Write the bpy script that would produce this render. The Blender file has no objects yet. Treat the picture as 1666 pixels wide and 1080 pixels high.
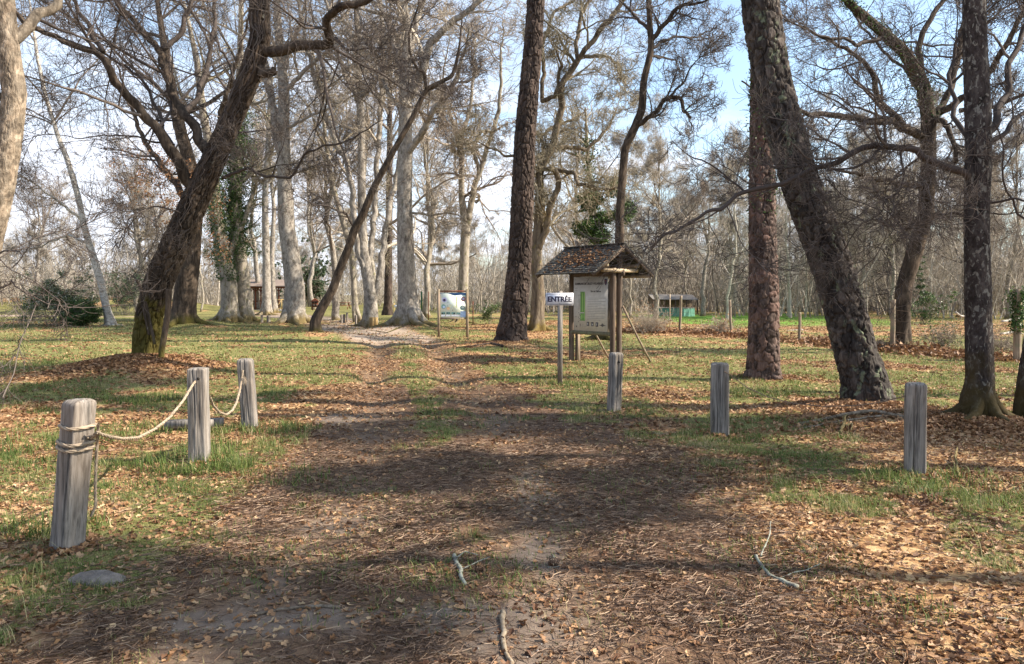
import bpy, math, random
import numpy as np
R_ = math.radians
rng = np.random.default_rng(7)
random.seed(7)
S = bpy.context.scene
C = S.collection
# ------------------------------------------------------------------ camera
CW, CH, CF, CAMZ = 1666.0, 1080.0, 1240.0, 1.6
PITCH = math.atan(62.0 / CF)
cd = bpy.data.cameras.new('camera'); cam = bpy.data.objects.new('camera', cd); C.objects.link(cam)
cam.location = (0, 0, CAMZ); cam.rotation_euler = (math.pi / 2 - PITCH, 0, 0)
cd.sensor_width = 36; cd.lens = CF / CW * 36; cd.clip_end = 3000; cd.clip_start = 0.05
S.camera = cam
# ------------------------------------------------------------------ light
SUN_EL, SUN_AZ = 40.0, 96.0            # azimuth clockwise from +Y (the view direction)
sd = bpy.data.lights.new('sun', 'SUN'); sun = bpy.data.objects.new('sun', sd); C.objects.link(sun)
sd.energy = 5.0; sd.angle = R_(0.5); sd.color = (1.0, 0.90, 0.76)
sun.rotation_euler = (math.pi / 2 - R_(SUN_EL), 0, math.pi - R_(SUN_AZ))
SDIR = np.array([math.sin(R_(SUN_AZ)) * math.cos(R_(SUN_EL)), math.cos(R_(SUN_AZ)) * math.cos(R_(SUN_EL)), math.sin(R_(SUN_EL))])
wd = bpy.data.worlds.new('World'); S.world = wd; wd.use_nodes = True
nt = wd.node_tree; nt.nodes.clear()
def nd(nt, typ, **kw):
    n = nt.nodes.new(typ)
    for k, v in kw.items():
        if k.startswith('i_'):
            k = k[2:]; k = int(k) if k.isdigit() else k.replace('_', ' ')
            if isinstance(v, bpy.types.NodeSocket): nt.links.new(v, n.inputs[k])
            else: n.inputs[k].default_value = v
        else: setattr(n, k, v)
    return n
def ramp(nt, fac, stops, interp='LINEAR'):
    n = nt.nodes.new('ShaderNodeValToRGB'); nt.links.new(fac, n.inputs[0]); e = n.color_ramp.elements
    n.color_ramp.interpolation = interp
    while len(e) < len(stops): e.new(0.5)
    for el, (p, c) in zip(e, stops):
        el.position = p; el.color = (c, c, c, 1) if isinstance(c, (int, float)) else (*c, 1)
    return n.outputs[0]
def mth(nt, op, a, b=None, clamp=False):
    n = nt.nodes.new('ShaderNodeMath'); n.operation = op; n.use_clamp = clamp
    for i, v in enumerate((a, b)):
        if v is None: continue
        if isinstance(v, bpy.types.NodeSocket): nt.links.new(v, n.inputs[i])
        else: n.inputs[i].default_value = v
    return n.outputs[0]
def mixc(nt, f, a, b, mode='MIX'):
    n = nt.nodes.new('ShaderNodeMix'); n.data_type = 'RGBA'; n.blend_type = mode
    for i, v in ((0, f), (6, a), (7, b)):
        if isinstance(v, bpy.types.NodeSocket): nt.links.new(v, n.inputs[i])
        elif i == 0: n.inputs[0].default_value = v
        else: n.inputs[i].default_value = (*v, 1)
    return n.outputs[2]
sky = nd(nt, 'ShaderNodeTexSky', sky_type='NISHITA', sun_disc=False, sun_elevation=R_(SUN_EL), sun_rotation=R_(SUN_AZ),
         air_density=1.0, dust_density=1.4, ozone_density=1.6)
tc = nd(nt, 'ShaderNodeTexCoord'); sx = nd(nt, 'ShaderNodeSeparateXYZ', i_0=tc.outputs['Generated'])
zz = mth(nt, 'ADD', mth(nt, 'MAXIMUM', sx.outputs[2], 0.0), 0.10)
cx = nd(nt, 'ShaderNodeCombineXYZ', i_0=mth(nt, 'DIVIDE', sx.outputs[0], zz), i_1=mth(nt, 'DIVIDE', sx.outputs[1], zz))
cn = nd(nt, 'ShaderNodeTexNoise', i_Vector=cx.outputs[0], i_Scale=0.75, i_Detail=8.0, i_Roughness=0.58, i_Distortion=0.4)
cf = mth(nt, 'ADD', cn.outputs[0], mth(nt, 'MULTIPLY', sx.outputs[0], -0.16))
cf = mth(nt, 'ADD', cf, mth(nt, 'MULTIPLY', mth(nt, 'SUBTRACT', 0.32, sx.outputs[2]), 0.55))
cfac = ramp(nt, cf, [(0.46, 0.14), (0.67, 0.92)])
skyb = mixc(nt, 1.0, sky.outputs[0], (1.2, 1.3, 1.28), 'MULTIPLY')
skyc = mixc(nt, cfac, skyb, (5.4, 5.6, 6.3))
bg = nd(nt, 'ShaderNodeBackground', i_Color=skyc, i_Strength=0.10)
nt.links.new(bg.outputs[0], nd(nt, 'ShaderNodeOutputWorld').inputs[0])
S.view_settings.view_transform = 'Standard'; S.view_settings.look = 'None'
S.view_settings.exposure = 1.3; S.view_settings.gamma = 1.0
S.cycles.max_bounces = 5; S.cycles.diffuse_bounces = 3; S.cycles.transparent_max_bounces = 4
# ------------------------------------------------------------------ pixel <-> world
sp, cp = math.sin(PITCH), math.cos(PITCH)
def pt(px, py, Y):
    u = (px - CW / 2) / CF; v = (CH / 2 - py) / CF
    dy = cp + v * sp; dz = -sp + v * cp; t = Y / dy
    return np.array([u * t, Y, CAMZ + dz * t])
def px2m(w, Y): return w / CF * Y
# ------------------------------------------------------------------ noise
_T = rng.random((256, 256))
def vn(x, y, s=0):
    x = np.asarray(x, float) + s * 17.31; y = np.asarray(y, float) + s * 9.77
    xi = np.floor(x).astype(int); yi = np.floor(y).astype(int); fx = x - xi; fy = y - yi
    fx = fx * fx * (3 - 2 * fx); fy = fy * fy * (3 - 2 * fy)
    a = _T[xi & 255, yi & 255]; b = _T[(xi + 1) & 255, yi & 255]; c = _T[xi & 255, (yi + 1) & 255]; d = _T[(xi + 1) & 255, (yi + 1) & 255]
    return a + (b - a) * fx + (c - a) * fy + (a - b - c + d) * fx * fy
def fbm(x, y, s=0, o=4):
    r = 0; a = .5; t = 0
    for k in range(o): r = r + a * vn(x * 2 ** k, y * 2 ** k, s + k * 3); t += a; a *= .55
    return r / t
def sst(a, b, x):
    t = np.clip((x - a) / (b - a), 0, 1); return t * t * (3 - 2 * t)
# ------------------------------------------------------------------ mesh accumulator
class MB:
    def __init__(s): s.v = []; s.q = []; s.t = []; s.n = 0; s.a = []; s.smooth = True
    def add(s, v, q=None, t=None, a=None):
        v = np.asarray(v, float).reshape(-1, 3)
        if q is not None and len(q): s.q.append(np.asarray(q, int).reshape(-1, 4) + s.n)
        if t is not None and len(t): s.t.append(np.asarray(t, int).reshape(-1, 3) + s.n)
        s.v.append(v); s.a.append(np.zeros(len(v)) if a is None else np.broadcast_to(a, (len(v),)).astype(float))
        s.n += len(v); return s
    def build(s, name, mat, parent=None, origin=None, smooth=None, attr='rnd'):
        v = np.concatenate(s.v); 
        o = bpy.data.objects.new(name, None) if False else None
        if origin is not None: v = v - np.asarray(origin)
        me = bpy.data.meshes.new(name)
        q = np.concatenate(s.q) if s.q else np.zeros((0, 4), int); t = np.concatenate(s.t) if s.t else np.zeros((0, 3), int)
        me.vertices.add(len(v)); me.vertices.foreach_set('co', v.astype(np.float32).ravel())
        nl = q.size + t.size; me.loops.add(nl)
        me.loops.foreach_set('vertex_index', np.concatenate([q.ravel(), t.ravel()]).astype(np.int32))
        me.polygons.add(len(q) + len(t))
        st = np.concatenate([np.arange(len(q)) * 4, len(q) * 4 + np.arange(len(t)) * 3]).astype(np.int32)
        me.polygons.foreach_set('loop_start', st)
        sm = s.smooth if smooth is None else smooth
        me.polygons.foreach_set('use_smooth', np.full(len(st), sm, bool))
        at = me.attributes.new(attr, 'FLOAT', 'POINT'); at.data.foreach_set('value', np.concatenate(s.a).astype(np.float32))
        me.update(calc_edges=True); me.materials.append(mat)
        ob = bpy.data.objects.new(name, me); C.objects.link(ob)
        if parent is not None: ob.parent = parent
        elif origin is not None: ob.location = origin
        return ob
    # --- primitives
    def box(s, c, d, rz=0.0, a=0.0):
        x, y, z = np.array(d) / 2.0
        v = np.array([[i * x, j * y, k * z] for i in (-1, 1) for j in (-1, 1) for k in (-1, 1)])
        cs, sn = math.cos(rz), math.sin(rz)
        v = np.stack([v[:, 0] * cs - v[:, 1] * sn, v[:, 0] * sn + v[:, 1] * cs, v[:, 2]], 1) + np.array(c)
        return s.add(v, q=[[0, 1, 3, 2], [4, 6, 7, 5], [0, 4, 5, 1], [2, 3, 7, 6], [0, 2, 6, 4], [1, 5, 7, 3]], a=a)
    def beam(s, p0, p1, w, h=None, a=0.0):
        h = h or w; p0 = np.array(p0, float); p1 = np.array(p1, float); T = p1 - p0; T /= np.linalg.norm(T)
        r = np.array([0, 0, 1.0]) if abs(T[2]) < .9 else np.array([0, 1.0, 0])
        U = np.cross(T, r); U /= np.linalg.norm(U); V = np.cross(U, T)
        v = [p + U * i * w / 2 + V * j * h / 2 for p in (p0, p1) for i, j in ((-1, -1), (1, -1), (1, 1), (-1, 1))]
        return s.add(v, q=[[0, 1, 2, 3], [7, 6, 5, 4], [0, 4, 5, 1], [1, 5, 6, 2], [2, 6, 7, 3], [3, 7, 4, 0]], a=a)
    def tubes(s, P, Rr, K=3, a=None, cap=False, disp=None):
        P = np.asarray(P, float); Rr = np.asarray(Rr, float)
        if P.ndim == 2: P = P[None]; Rr = Rr[None]
        N, M, _ = P.shape
        T = np.gradient(P, axis=1); T /= np.linalg.norm(T, axis=2, keepdims=True) + 1e-9
        D = P[:, -1] - P[:, 0]; D /= np.linalg.norm(D, axis=1, keepdims=True) + 1e-9
        ref = np.where(np.abs(D[:, :1]) < .7, [[1.0, 0, 0]], [[0, 1.0, 0]])[:, None, :]
        U = ref - (ref * T).sum(2, keepdims=True) * T; U /= np.linalg.norm(U, axis=2, keepdims=True) + 1e-9
        V = np.cross(T, U); th = np.arange(K) / K * 2 * math.pi
        rr = Rr[:, :, None] * np.ones(K)
        if disp is not None: rr = rr + disp(th, P, Rr)
        v = P[:, :, None, :] + rr[..., None] * (np.cos(th)[None, None, :, None] * U[:, :, None, :] + np.sin(th)[None, None, :, None] * V[:, :, None, :])
        idx = np.arange(N * M * K).reshape(N, M, K)
        q = np.stack([idx[:, :-1], np.roll(idx, -1, 2)[:, :-1], np.roll(idx, -1, 2)[:, 1:], idx[:, 1:]], -1).reshape(-1, 4)
        if a is None: a = np.repeat(rng.random(N), M * K)
        elif callable(a): a = a()
        n0 = s.n; s.add(v.reshape(-1, 3), q=q, a=a)
        if cap:
            for n in range(N):
                for m, fl in ((0, 1), (M - 1, 0)):
                    c = s.n; s.add([P[n, m]], a=[0]); r = n0 + idx[n, m] 
                    tr = np.stack([np.full(K, c), r if not fl else np.roll(r, -1), np.roll(r, -1) if not fl else r], 1)
                    s.t.append(tr)
        return s
# ------------------------------------------------------------------ tagging
def tag(o, label=None, cat=None, group=None, kind=None):
    if label: o['label'] = label
    if cat: o['category'] = cat
    if group: o['group'] = group
    if kind: o['kind'] = kind
    return o
def empty(name, loc, rz=0.0):
    o = bpy.data.objects.new(name, None); C.objects.link(o); o.location = loc; o.rotation_euler = (0, 0, rz); o.empty_display_size = .2
    return o
def copy_tree(o):
    c = o.copy(); C.objects.link(c)
    for ch in list(o.children):
        d = ch.copy(); C.objects.link(d); d.parent = c
        for g in list(ch.children):
            e = g.copy(); C.objects.link(e); e.parent = d
    return c
# ------------------------------------------------------------------ materials
def material(name, fn, rough=0.85, spec=0.25):
    m = bpy.data.materials.new(name); m.use_nodes = True; t = m.node_tree; t.nodes.clear()
    b = t.nodes.new('ShaderNodeBsdfPrincipled'); o = t.nodes.new('ShaderNodeOutputMaterial'); t.links.new(b.outputs[0], o.inputs[0])
    b.inputs['Roughness'].default_value = rough; b.inputs['Specular IOR Level'].default_value = spec
    fn(t, b); return m
def setc(t, b, c):
    if isinstance(c, bpy.types.NodeSocket): t.links.new(c, b.inputs['Base Color'])
    else: b.inputs['Base Color'].default_value = (*c, 1)
def objc(t, scale=(1, 1, 1), coord='Object'):
    c = nd(t, 'ShaderNodeTexCoord'); m = nd(t, 'ShaderNodeMapping', i_Vector=c.outputs[coord]); m.inputs['Scale'].default_value = scale
    return m.outputs[0]
def noise(t, vec, sc, det=4.0, rough=.55, dist=0.0):
    return nd(t, 'ShaderNodeTexNoise', i_Vector=vec, i_Scale=sc, i_Detail=det, i_Roughness=rough, i_Distortion=dist).outputs[0]
def bump(t, b, h, strength=.5, dist=.02):
    n = nd(t, 'ShaderNodeBump', i_Height=h, i_Strength=strength, i_Distance=dist); t.links.new(n.outputs[0], b.inputs['Normal'])
def bark(name, dark, mid, light, stretch=.22, sc=9.0, lichen=None, lam=.62, lsc=7.0, moss=0.0, plate=0.0, bd=.03, mossc=(.12, .085, .022), red=None):
    def f(t, b):
        v = objc(t, (1, 1, stretch))
        n1 = noise(t, v, sc, 6, .62, .6); n2 = noise(t, v, sc * 3.1, 4, .6); n0 = noise(t, objc(t), 1.1, 3)
        h = mth(t, 'ADD', mth(t, 'MULTIPLY', n1, .7), mth(t, 'MULTIPLY', n2, .3))
        c = ramp(t, h, [(.36, dark), (.50, mid), (.64, light)])
        if plate:
            at = nd(t, 'ShaderNodeAttribute', attribute_name='rnd').outputs['Fac']
            c = mixc(t, plate, c, mixc(t, 1.0, c, ramp(t, at, [(0, (.45, .42, .42)), (.5, (1, .96, .92)), (1, (1.75, 1.6, 1.5))]), 'MULTIPLY'))
            if red: c = mixc(t, ramp(t, at, [(.6, 0.0), (.75, .55)]), c, red)
        if lichen:
            ln = noise(t, objc(t, (1, 1, .55)), lsc, 5, .6, .8)
            c = mixc(t, ramp(t, ln, [(lam, 0.0), (lam + .05, .85)]), c, lichen)
        if moss:
            sxyz = nd(t, 'ShaderNodeSeparateXYZ', i_0=objc(t))
            mm = mth(t, 'SUBTRACT', mth(t, 'MULTIPLY', noise(t, objc(t), 3.0, 4), 2.0 * moss + .4), mth(t, 'MULTIPLY', sxyz.outputs[2], .9))
            c = mixc(t, ramp(t, mm, [(.05, 0.0), (.45, .85)]), c, mossc)
        c = mixc(t, .5, c, mixc(t, 1.0, c, ramp(t, n0, [(.3, .7), (.7, 1.25)]), 'MULTIPLY'))
        setc(t, b, c); bump(t, b, h, .9, bd)
    return material(name, f, .9, .15)
M = {}
M['oak'] = bark('oak_bark', (0.022, 0.016, 0.012), (0.058, 0.044, 0.033), (0.105, 0.081, 0.061), sc=11, moss=.22, plate=.6, lichen=(.17, .155, .12), lam=.66, mossc=(.07, .06, .012))
M['oak_foot'] = bark('mossy_foot_bark', (0.022, 0.016, 0.012), (0.058, 0.044, 0.033), (0.105, 0.081, 0.061), sc=11, moss=.95, plate=.6, lichen=(.17, .155, .12), lam=.66, mossc=(.085, .07, .014))
M['oak_mossy'] = bark('mossy_bark', (.05, .038, .028), (.13, .10, .072), (.22, .18, .13), sc=8, moss=.4, lichen=(.16, .135, .045), lam=.60)
M['pine'] = bark('pine_bark', (.024, .021, .019), (.052, .045, .041), (.10, .09, .08), sc=16, plate=.8, lichen=(.15, .17, .11), lam=.595, lsc=6.5, bd=.02)
M['pine_red'] = bark('red_pine_bark', (.034, .024, .021), (.092, .066, .056), (.20, .15, .13), sc=16, plate=.8, bd=.02, red=(.125, .072, .057))
M['pine_dark'] = bark('dark_pine_bark', (0.025, 0.018, 0.016), (0.058, 0.044, 0.037), (0.101, 0.078, 0.066), sc=12, plate=.7, bd=.012)
M['pale'] = bark('pale_bark', (0.102, 0.085, 0.072), (0.255, 0.225, 0.191), (0.383, 0.348, 0.302), sc=7, stretch=.5, moss=.33, lichen=(.12, .11, .08), lam=.60, bd=.015)
M['grey'] = bark('grey_bark', (.12, .10, .075), (.27, .235, .19), (.37, .33, .27), sc=8, stretch=.35, moss=.38, lichen=(.17, .16, .07), lam=.58, bd=.02)
M['spotted'] = bark('spotted_bark', (0.015, 0.012, 0.010), (0.043, 0.034, 0.031), (0.085, 0.072, 0.064), sc=10, stretch=.6, moss=.55, lichen=(.19, .18, .155), lam=.555, lsc=19, bd=.02, mossc=(.05, .035, .01))
M['tan'] = bark('tan_bark', (.075, .058, .042), (.185, .15, .112), (.31, .26, .20), sc=12, stretch=.5, bd=.04, plate=.5)
M['birch'] = bark('birch_bark', (.11, .09, .07), (.38, .345, .30), (.52, .48, .42), sc=5, stretch=2.6, bd=.01)
def twig(name, a, b_, c_=None):
    def f(t, b):
        at = nd(t, 'ShaderNodeAttribute', attribute_name='rnd').outputs['Fac']
        setc(t, b, ramp(t, at, [(0, a), (.6, b_), (1, c_ or b_)]))
    return material(name, f, .85, .2)
M['twig_dark'] = twig('dark_twigs', (.045, .035, .03), (.095, .075, .065), (.16, .13, .11))
M['twig'] = twig('twigs', (.12, .095, .075), (.23, .185, .15), (.36, .30, .24))
M['twig_pale'] = twig('pale_twigs', (.20, .16, .12), (.34, .285, .225), (.46, .40, .32))
M['twig_moss'] = twig('mossy_twigs', (.12, .10, .06), (.23, .195, .135), (.36, .31, .23))
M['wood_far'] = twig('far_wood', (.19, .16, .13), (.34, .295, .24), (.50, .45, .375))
def leafmat(name, stops, trans=.3, rough=.6):
    m = bpy.data.materials.new(name); m.use_nodes = True; t = m.node_tree; t.nodes.clear()
    at = nd(t, 'ShaderNodeAttribute', attribute_name='rnd').outputs['Fac']; c = ramp(t, at, stops)
    b = nd(t, 'ShaderNodeBsdfPrincipled', i_Base_Color=c, i_Roughness=rough); b.inputs['Specular IOR Level'].default_value = .3
    tr = nd(t, 'ShaderNodeBsdfTranslucent', i_Color=c); mx = nd(t, 'ShaderNodeMixShader', i_0=trans, i_1=b.outputs[0], i_2=tr.outputs[0])
    t.links.new(mx.outputs[0], nd(t, 'ShaderNodeOutputMaterial').inputs[0]); return m
M['litter'] = leafmat('dead_oak_leaves', [(0, (.10, .045, .022)), (.3, (.25, .13, .06)), (.6, (.37, .22, .115)), (.85, (.47, .325, .18)), (1, (.58, .45, .29))], .15)
M['needle'] = leafmat('dry_needles', [(0, (.06, .036, .024)), (.45, (.125, .075, .047)), (.85, (.24, .15, .095)), (1, (.36, .26, .17))], .1)
M['grass'] = leafmat('grass_blades', [(0, (.04, .07, .014)), (.38, (.085, .135, .028)), (.62, (.165, .20, .05)), (.8, (.31, .29, .12)), (1, (.46, .38, .21))], .35)
M['ivy'] = leafmat('ivy_leaves', [(0, (.015, .035, .008)), (.5, (.04, .085, .02)), (.85, (.08, .14, .035)), (1, (.15, .2, .07))], .2, .35)
M['laurel'] = leafmat('shrub_leaves', [(0, (.05, .08, .03)), (.45, (.13, .17, .07)), (.72, (.28, .28, .17)), (1, (.62, .58, .48))], .2, .4)
M['brown_leaf'] = leafmat('clinging_brown_leaves', [(0, (.16, .07, .03)), (.5, (.32, .16, .075)), (1, (.46, .27, .14))], .3)
M['pine_leaf'] = leafmat('pine_needles_green', [(0, (.02, .04, .012)), (.6, (.045, .08, .025)), (1, (.09, .12, .04))], .15)
M['conifer'] = leafmat('dark_conifer_leaves', [(0, (.02, .04, .02)), (.6, (.05, .085, .04)), (1, (.11, .14, .07))], .15)
def wood(name, d, l, sc=30, stretch=.05, sp=None, bd=.006, green=0.0):
    def f(t, b):
        v = objc(t, (1, 1, stretch)); n = noise(t, v, sc, 6, .65, .3); n2 = noise(t, objc(t), 3.0, 4)
        c = ramp(t, n, [(.38, d), (.47, tuple((p * .55 + q * .45) for p, q in zip(d, l))), (.60, l)]); c = mixc(t, ramp(t, noise(t, v, 11, 4), [(.50, 0.0), (.66, .45)]), c, tuple(p * k for p, k in zip(l, (.62, .52, .42)))); c = mixc(t, .6, c, mixc(t, 1.0, c, ramp(t, n2, [(.3, .65), (.7, 1.25)]), 'MULTIPLY'))
        if green: c = mixc(t, ramp(t, noise(t, objc(t), 5, 4), [(.5, 0.0), (.62, green)]), c, (.14, .16, .09))
        at = nd(t, 'ShaderNodeAttribute', attribute_name='rnd').outputs['Fac']
        c = mixc(t, 1.0, c, ramp(t, at, [(0, 1.0), (1, .22)]), 'MULTIPLY')
        setc(t, b, c); bump(t, b, n, .9, bd)
    return material(name, f, .85, .2)
M['grey_wood'] = wood('weathered_grey_wood', (.085, .075, .066), (.28, .25, .22), sc=42)
M['brown_wood'] = wood('stained_brown_wood', (.05, .036, .027), (.135, .10, .076))
M['tan_wood'] = wood('tan_wood', (.16, .115, .08), (.34, .26, .19), green=.4)
M['bare_log'] = wood('bare_log_wood', (.30, .22, .14), (.52, .42, .30))
M['yellow_wood'] = wood('yellow_wood', (.42, .28, .12), (.62, .45, .22))
M['red_wood'] = wood('red_brown_wood', (.10, .035, .022), (.19, .07, .04))
M['mossy_wood'] = wood('mossy_rail_wood', (.09, .08, .05), (.2, .18, .12), green=.8)
M['rope'] = twig('hemp_rope', (.20, .155, .11), (.34, .265, .19), (.46, .375, .28))
M['wire'] = twig('rusty_wire', (.10, .07, .05), (.2, .14, .10))
def flat(name, c, rough=.6):
    def f(t, b):
        n = noise(t, objc(t), 14, 4); cc = mixc(t, 1.0, c, ramp(t, n, [(.3, .88), (.7, 1.08)]), 'MULTIPLY'); setc(t, b, cc)
    return material(name, f, rough, .3)
M['panel'] = flat('printed_panel_paper', (.52, .495, .45), .4)
M['ink'] = flat('dark_ink', (.035, .03, .035)); M['navy'] = flat('navy_ink', (.03, .025, .06)); M['textgrey'] = flat('grey_ink', (.26, .25, .23))
M['pgreen'] = flat('printed_green', (.12, .25, .06)); M['pgreen2'] = flat('printed_light_green', (.26, .45, .12)); M['white'] = flat('white_enamel', (.74, .75, .80), .35)
M['blue'] = flat('printed_blue', (.06, .15, .32)); M['lblue'] = flat('printed_light_blue', (.42, .55, .78)); M['lav'] = flat('printed_lavender', (.42, .42, .62)); M['map'] = flat('printed_map', (.74, .80, .70), .4)
M['pred'] = flat('printed_red_brown', (.36, .14, .11)); M['porange'] = flat('printed_orange', (.62, .42, .25)); M['pyellow'] = flat('printed_yellow', (.72, .75, .38)); M['pteal'] = flat('printed_teal', (.16, .30, .28))
M['tarp'] = flat('green_tarpaulin', (.10, .24, .18), .6); M['sheet'] = flat('pale_sheet', (.20, .18, .16), .8); M['car'] = flat('silver_blue_paint', (.42, .48, .60), .3)
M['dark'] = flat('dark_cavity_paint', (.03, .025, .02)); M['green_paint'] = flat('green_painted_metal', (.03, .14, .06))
def stonef(t, b):
    n = noise(t, objc(t), 18, 8, .7); setc(t, b, ramp(t, n, [(.3, (.075, .062, .052)), (.7, (.22, .19, .165))])); bump(t, b, n, .8, .02)
M['stone'] = material('stone', stonef, .9)
def shinglef(t, b):
    at = nd(t, 'ShaderNodeAttribute', attribute_name='rnd').outputs['Fac']
    n = noise(t, objc(t), 16, 5, .65); c = ramp(t, at, [(0, (.032, .029, .026)), (1, (.08, .074, .066))])
    c = mixc(t, ramp(t, n, [(.56, 0.0), (.64, .8)]), c, (.27, .28, .24))
    setc(t, b, c); bump(t, b, n, .6, .01)
M['shingle'] = material('old_shingles', shinglef, .9)
# ------------------------------------------------------------------ ground fields
_ty = [-5, 3.5, 5.3, 6.6, 9.8, 16.3, 22, 26]; _tx = [-.7, -.6, -.5, -.55, -1.0, -2.2, -3.0, -3.8]
def track_x(y): return np.interp(y, _ty, _tx)
MOUNDS = []
def g2(px, py):        # ground point under a pixel
    Y = 1.6 * CF / max(py - 478.0, 6); return pt(px, py, Y)[:2], Y
for px, py, h, r in ((232, 604, .42, 1.5), (296, 533, .5, 2.4), (515, 552, .3, 2.0), (833, 562, .22, 1.3), (1412, 668, .16, .9), (1590, 695, .16, .8), (665, 538, .3, 2.0), (477, 532, .3, 2.0), (1243, 618, .12, .9)):
    (a, b), Y = g2(px, py); MOUNDS.append((a, b, h, r))
def rutf(x, y):
    d = np.abs(x - track_x(y)); return np.exp(-((d - .8) / .34) ** 2) * sst(28, 24, y)
def pathf(x, y):
    c = np.interp(y, [22, 25, 29, 35, 50, 66], [-3.2, -3.8, -5.0, -7.4, -12.5, -22]); w = np.interp(y, [22, 27, 35, 60], [1.1, 1.8, 1.9, 2.4])
    return sst(1.25, .75, np.abs(x - c) / w) * sst(23, 26, y) * sst(75, 60, y)
def hgt(x, y):
    x = np.asarray(x, float); y = np.asarray(y, float)
    h = (fbm(x * .35, y * .35, 1) - .5) * .12 * sst(2, 10, y) + (fbm(x * 2.1, y * 2.1, 5) - .5) * .045 + (fbm(x * .05, y * .05, 9, 3) - .5) * .5 * sst(25, 80, y)
    h = h - .11 * rutf(x, y) * (.25 + .75 * sst(9, 15, y))
    h = h + .06 * rutf(x, y) * np.sin(y * 2.2 + x) * sst(12, 16, y)
    for a, b, m, r in MOUNDS: h = h + m * np.exp(-((x - a) ** 2 + (y - b) ** 2) / r ** 2) * .8
    h = h + 1.3 * np.exp(-((y - 66 + x * .2) / 7) ** 2) * sst(-22, -36, x)
    return h
def masks(x, y):
    rt = rutf(x, y); d = np.abs(x - track_x(y))
    n1 = fbm(x * .55, y * .55, 21); n2 = fbm(x * 2.3, y * 2.3, 31); n3 = fbm(x * 6, y * 6, 41)
    intrack = sst(1.9, 1.1, d) * sst(27, 23, y)
    dirt = rt * sst(.34, .52, n2 * .5 + n1 * .5) * .85; patch = dirt * 0
    for px, py, rx, ry in ((560, 850, .28, .3), (870, 800, .2, .9), (880, 900, .2, .5), (850, 1040, .32, .5), (430, 1010, .5, .22), (760, 1010, .3, .25), (560, 680, .35, .5)):
        (a, b), Y = g2(px, py); patch = np.maximum(patch, sst(1.5, .6, np.hypot((x - a) / rx, (y - b) / ry) + (n3 - .5) * 1.2))
    dirt = np.maximum(dirt, patch)
    p = pathf(x, y); dirt = np.maximum(dirt, p * sst(.34, .56, n2 * .6 + n1 * .4 + .08))
    road = sst(1.6, 1.2, np.abs(y - 53 + x * .05)) * sst(-24, -27, x); p = np.maximum(p, road); dirt = np.maximum(dirt, road)
    gr = n1 * .6 + n2 * .3 + n3 * .1
    gb = np.interp(y, [3, 6, 9, 14, 22, 40], [.535, .505, .46, .41, .40, .42]) + .09 * intrack
    gb = gb + .055 * sst(1.2, 2.0, x) * sst(9, 7, y) + .02 * sst(-1.5, -2.2, x) * sst(8, 6, y)
    gb = gb + .3 * np.exp(-((y - 66 + x * .2) / 7) ** 2) * sst(-22, -34, x)
    gb = gb - .135 * np.exp(-((x - track_x(y)) / .36) ** 2) * sst(4.2, 5.5, y)
    gb = gb - .04 * sst(2.0, 3.0, x) * sst(11, 13, y) * sst(26, 22, y)
    gb = gb + .10 * sst(26, 30, y) * sst(46, 40, y) * (x > -2.5)
    gb = gb - .20 * sst(36, 40, y) * sst(9.0, 11.0, x) * sst(24, 20, x) * sst(60, 52, y)
    gb = gb - .05 * sst(-3.0, -6.0, x) * sst(10, 13, y) - .10 * sst(45, 50, y) * sst(-5, -8, x)
    for a, b, m, r in MOUNDS: gb = gb + .2 * np.exp(-((x - a) ** 2 + (y - b) ** 2) / (r * .75) ** 2)
    grass = sst(gb - .01, gb + .055, gr) * (1 - dirt * .92)
    needle = np.clip(sst(-2.8, -1.2, x) * sst(2.3, .9, x) * sst(16, 9, y) * 1.1 + intrack * .6, 0, 1) * (1 - grass * .5) * (1 - dirt * .9)
    leaf = np.clip((1 - needle * .93) * (1 - dirt * .85) * (1 - grass * np.interp(y, [7, 12], [.5, .8])), 0, 1)
    bright = sst(38, 41, y) * sst(8, 10, x) * sst(24, 20, x) * sst(66, 58, y)
    return dirt, grass, needle, leaf, np.maximum(p, patch * .25), bright
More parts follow.
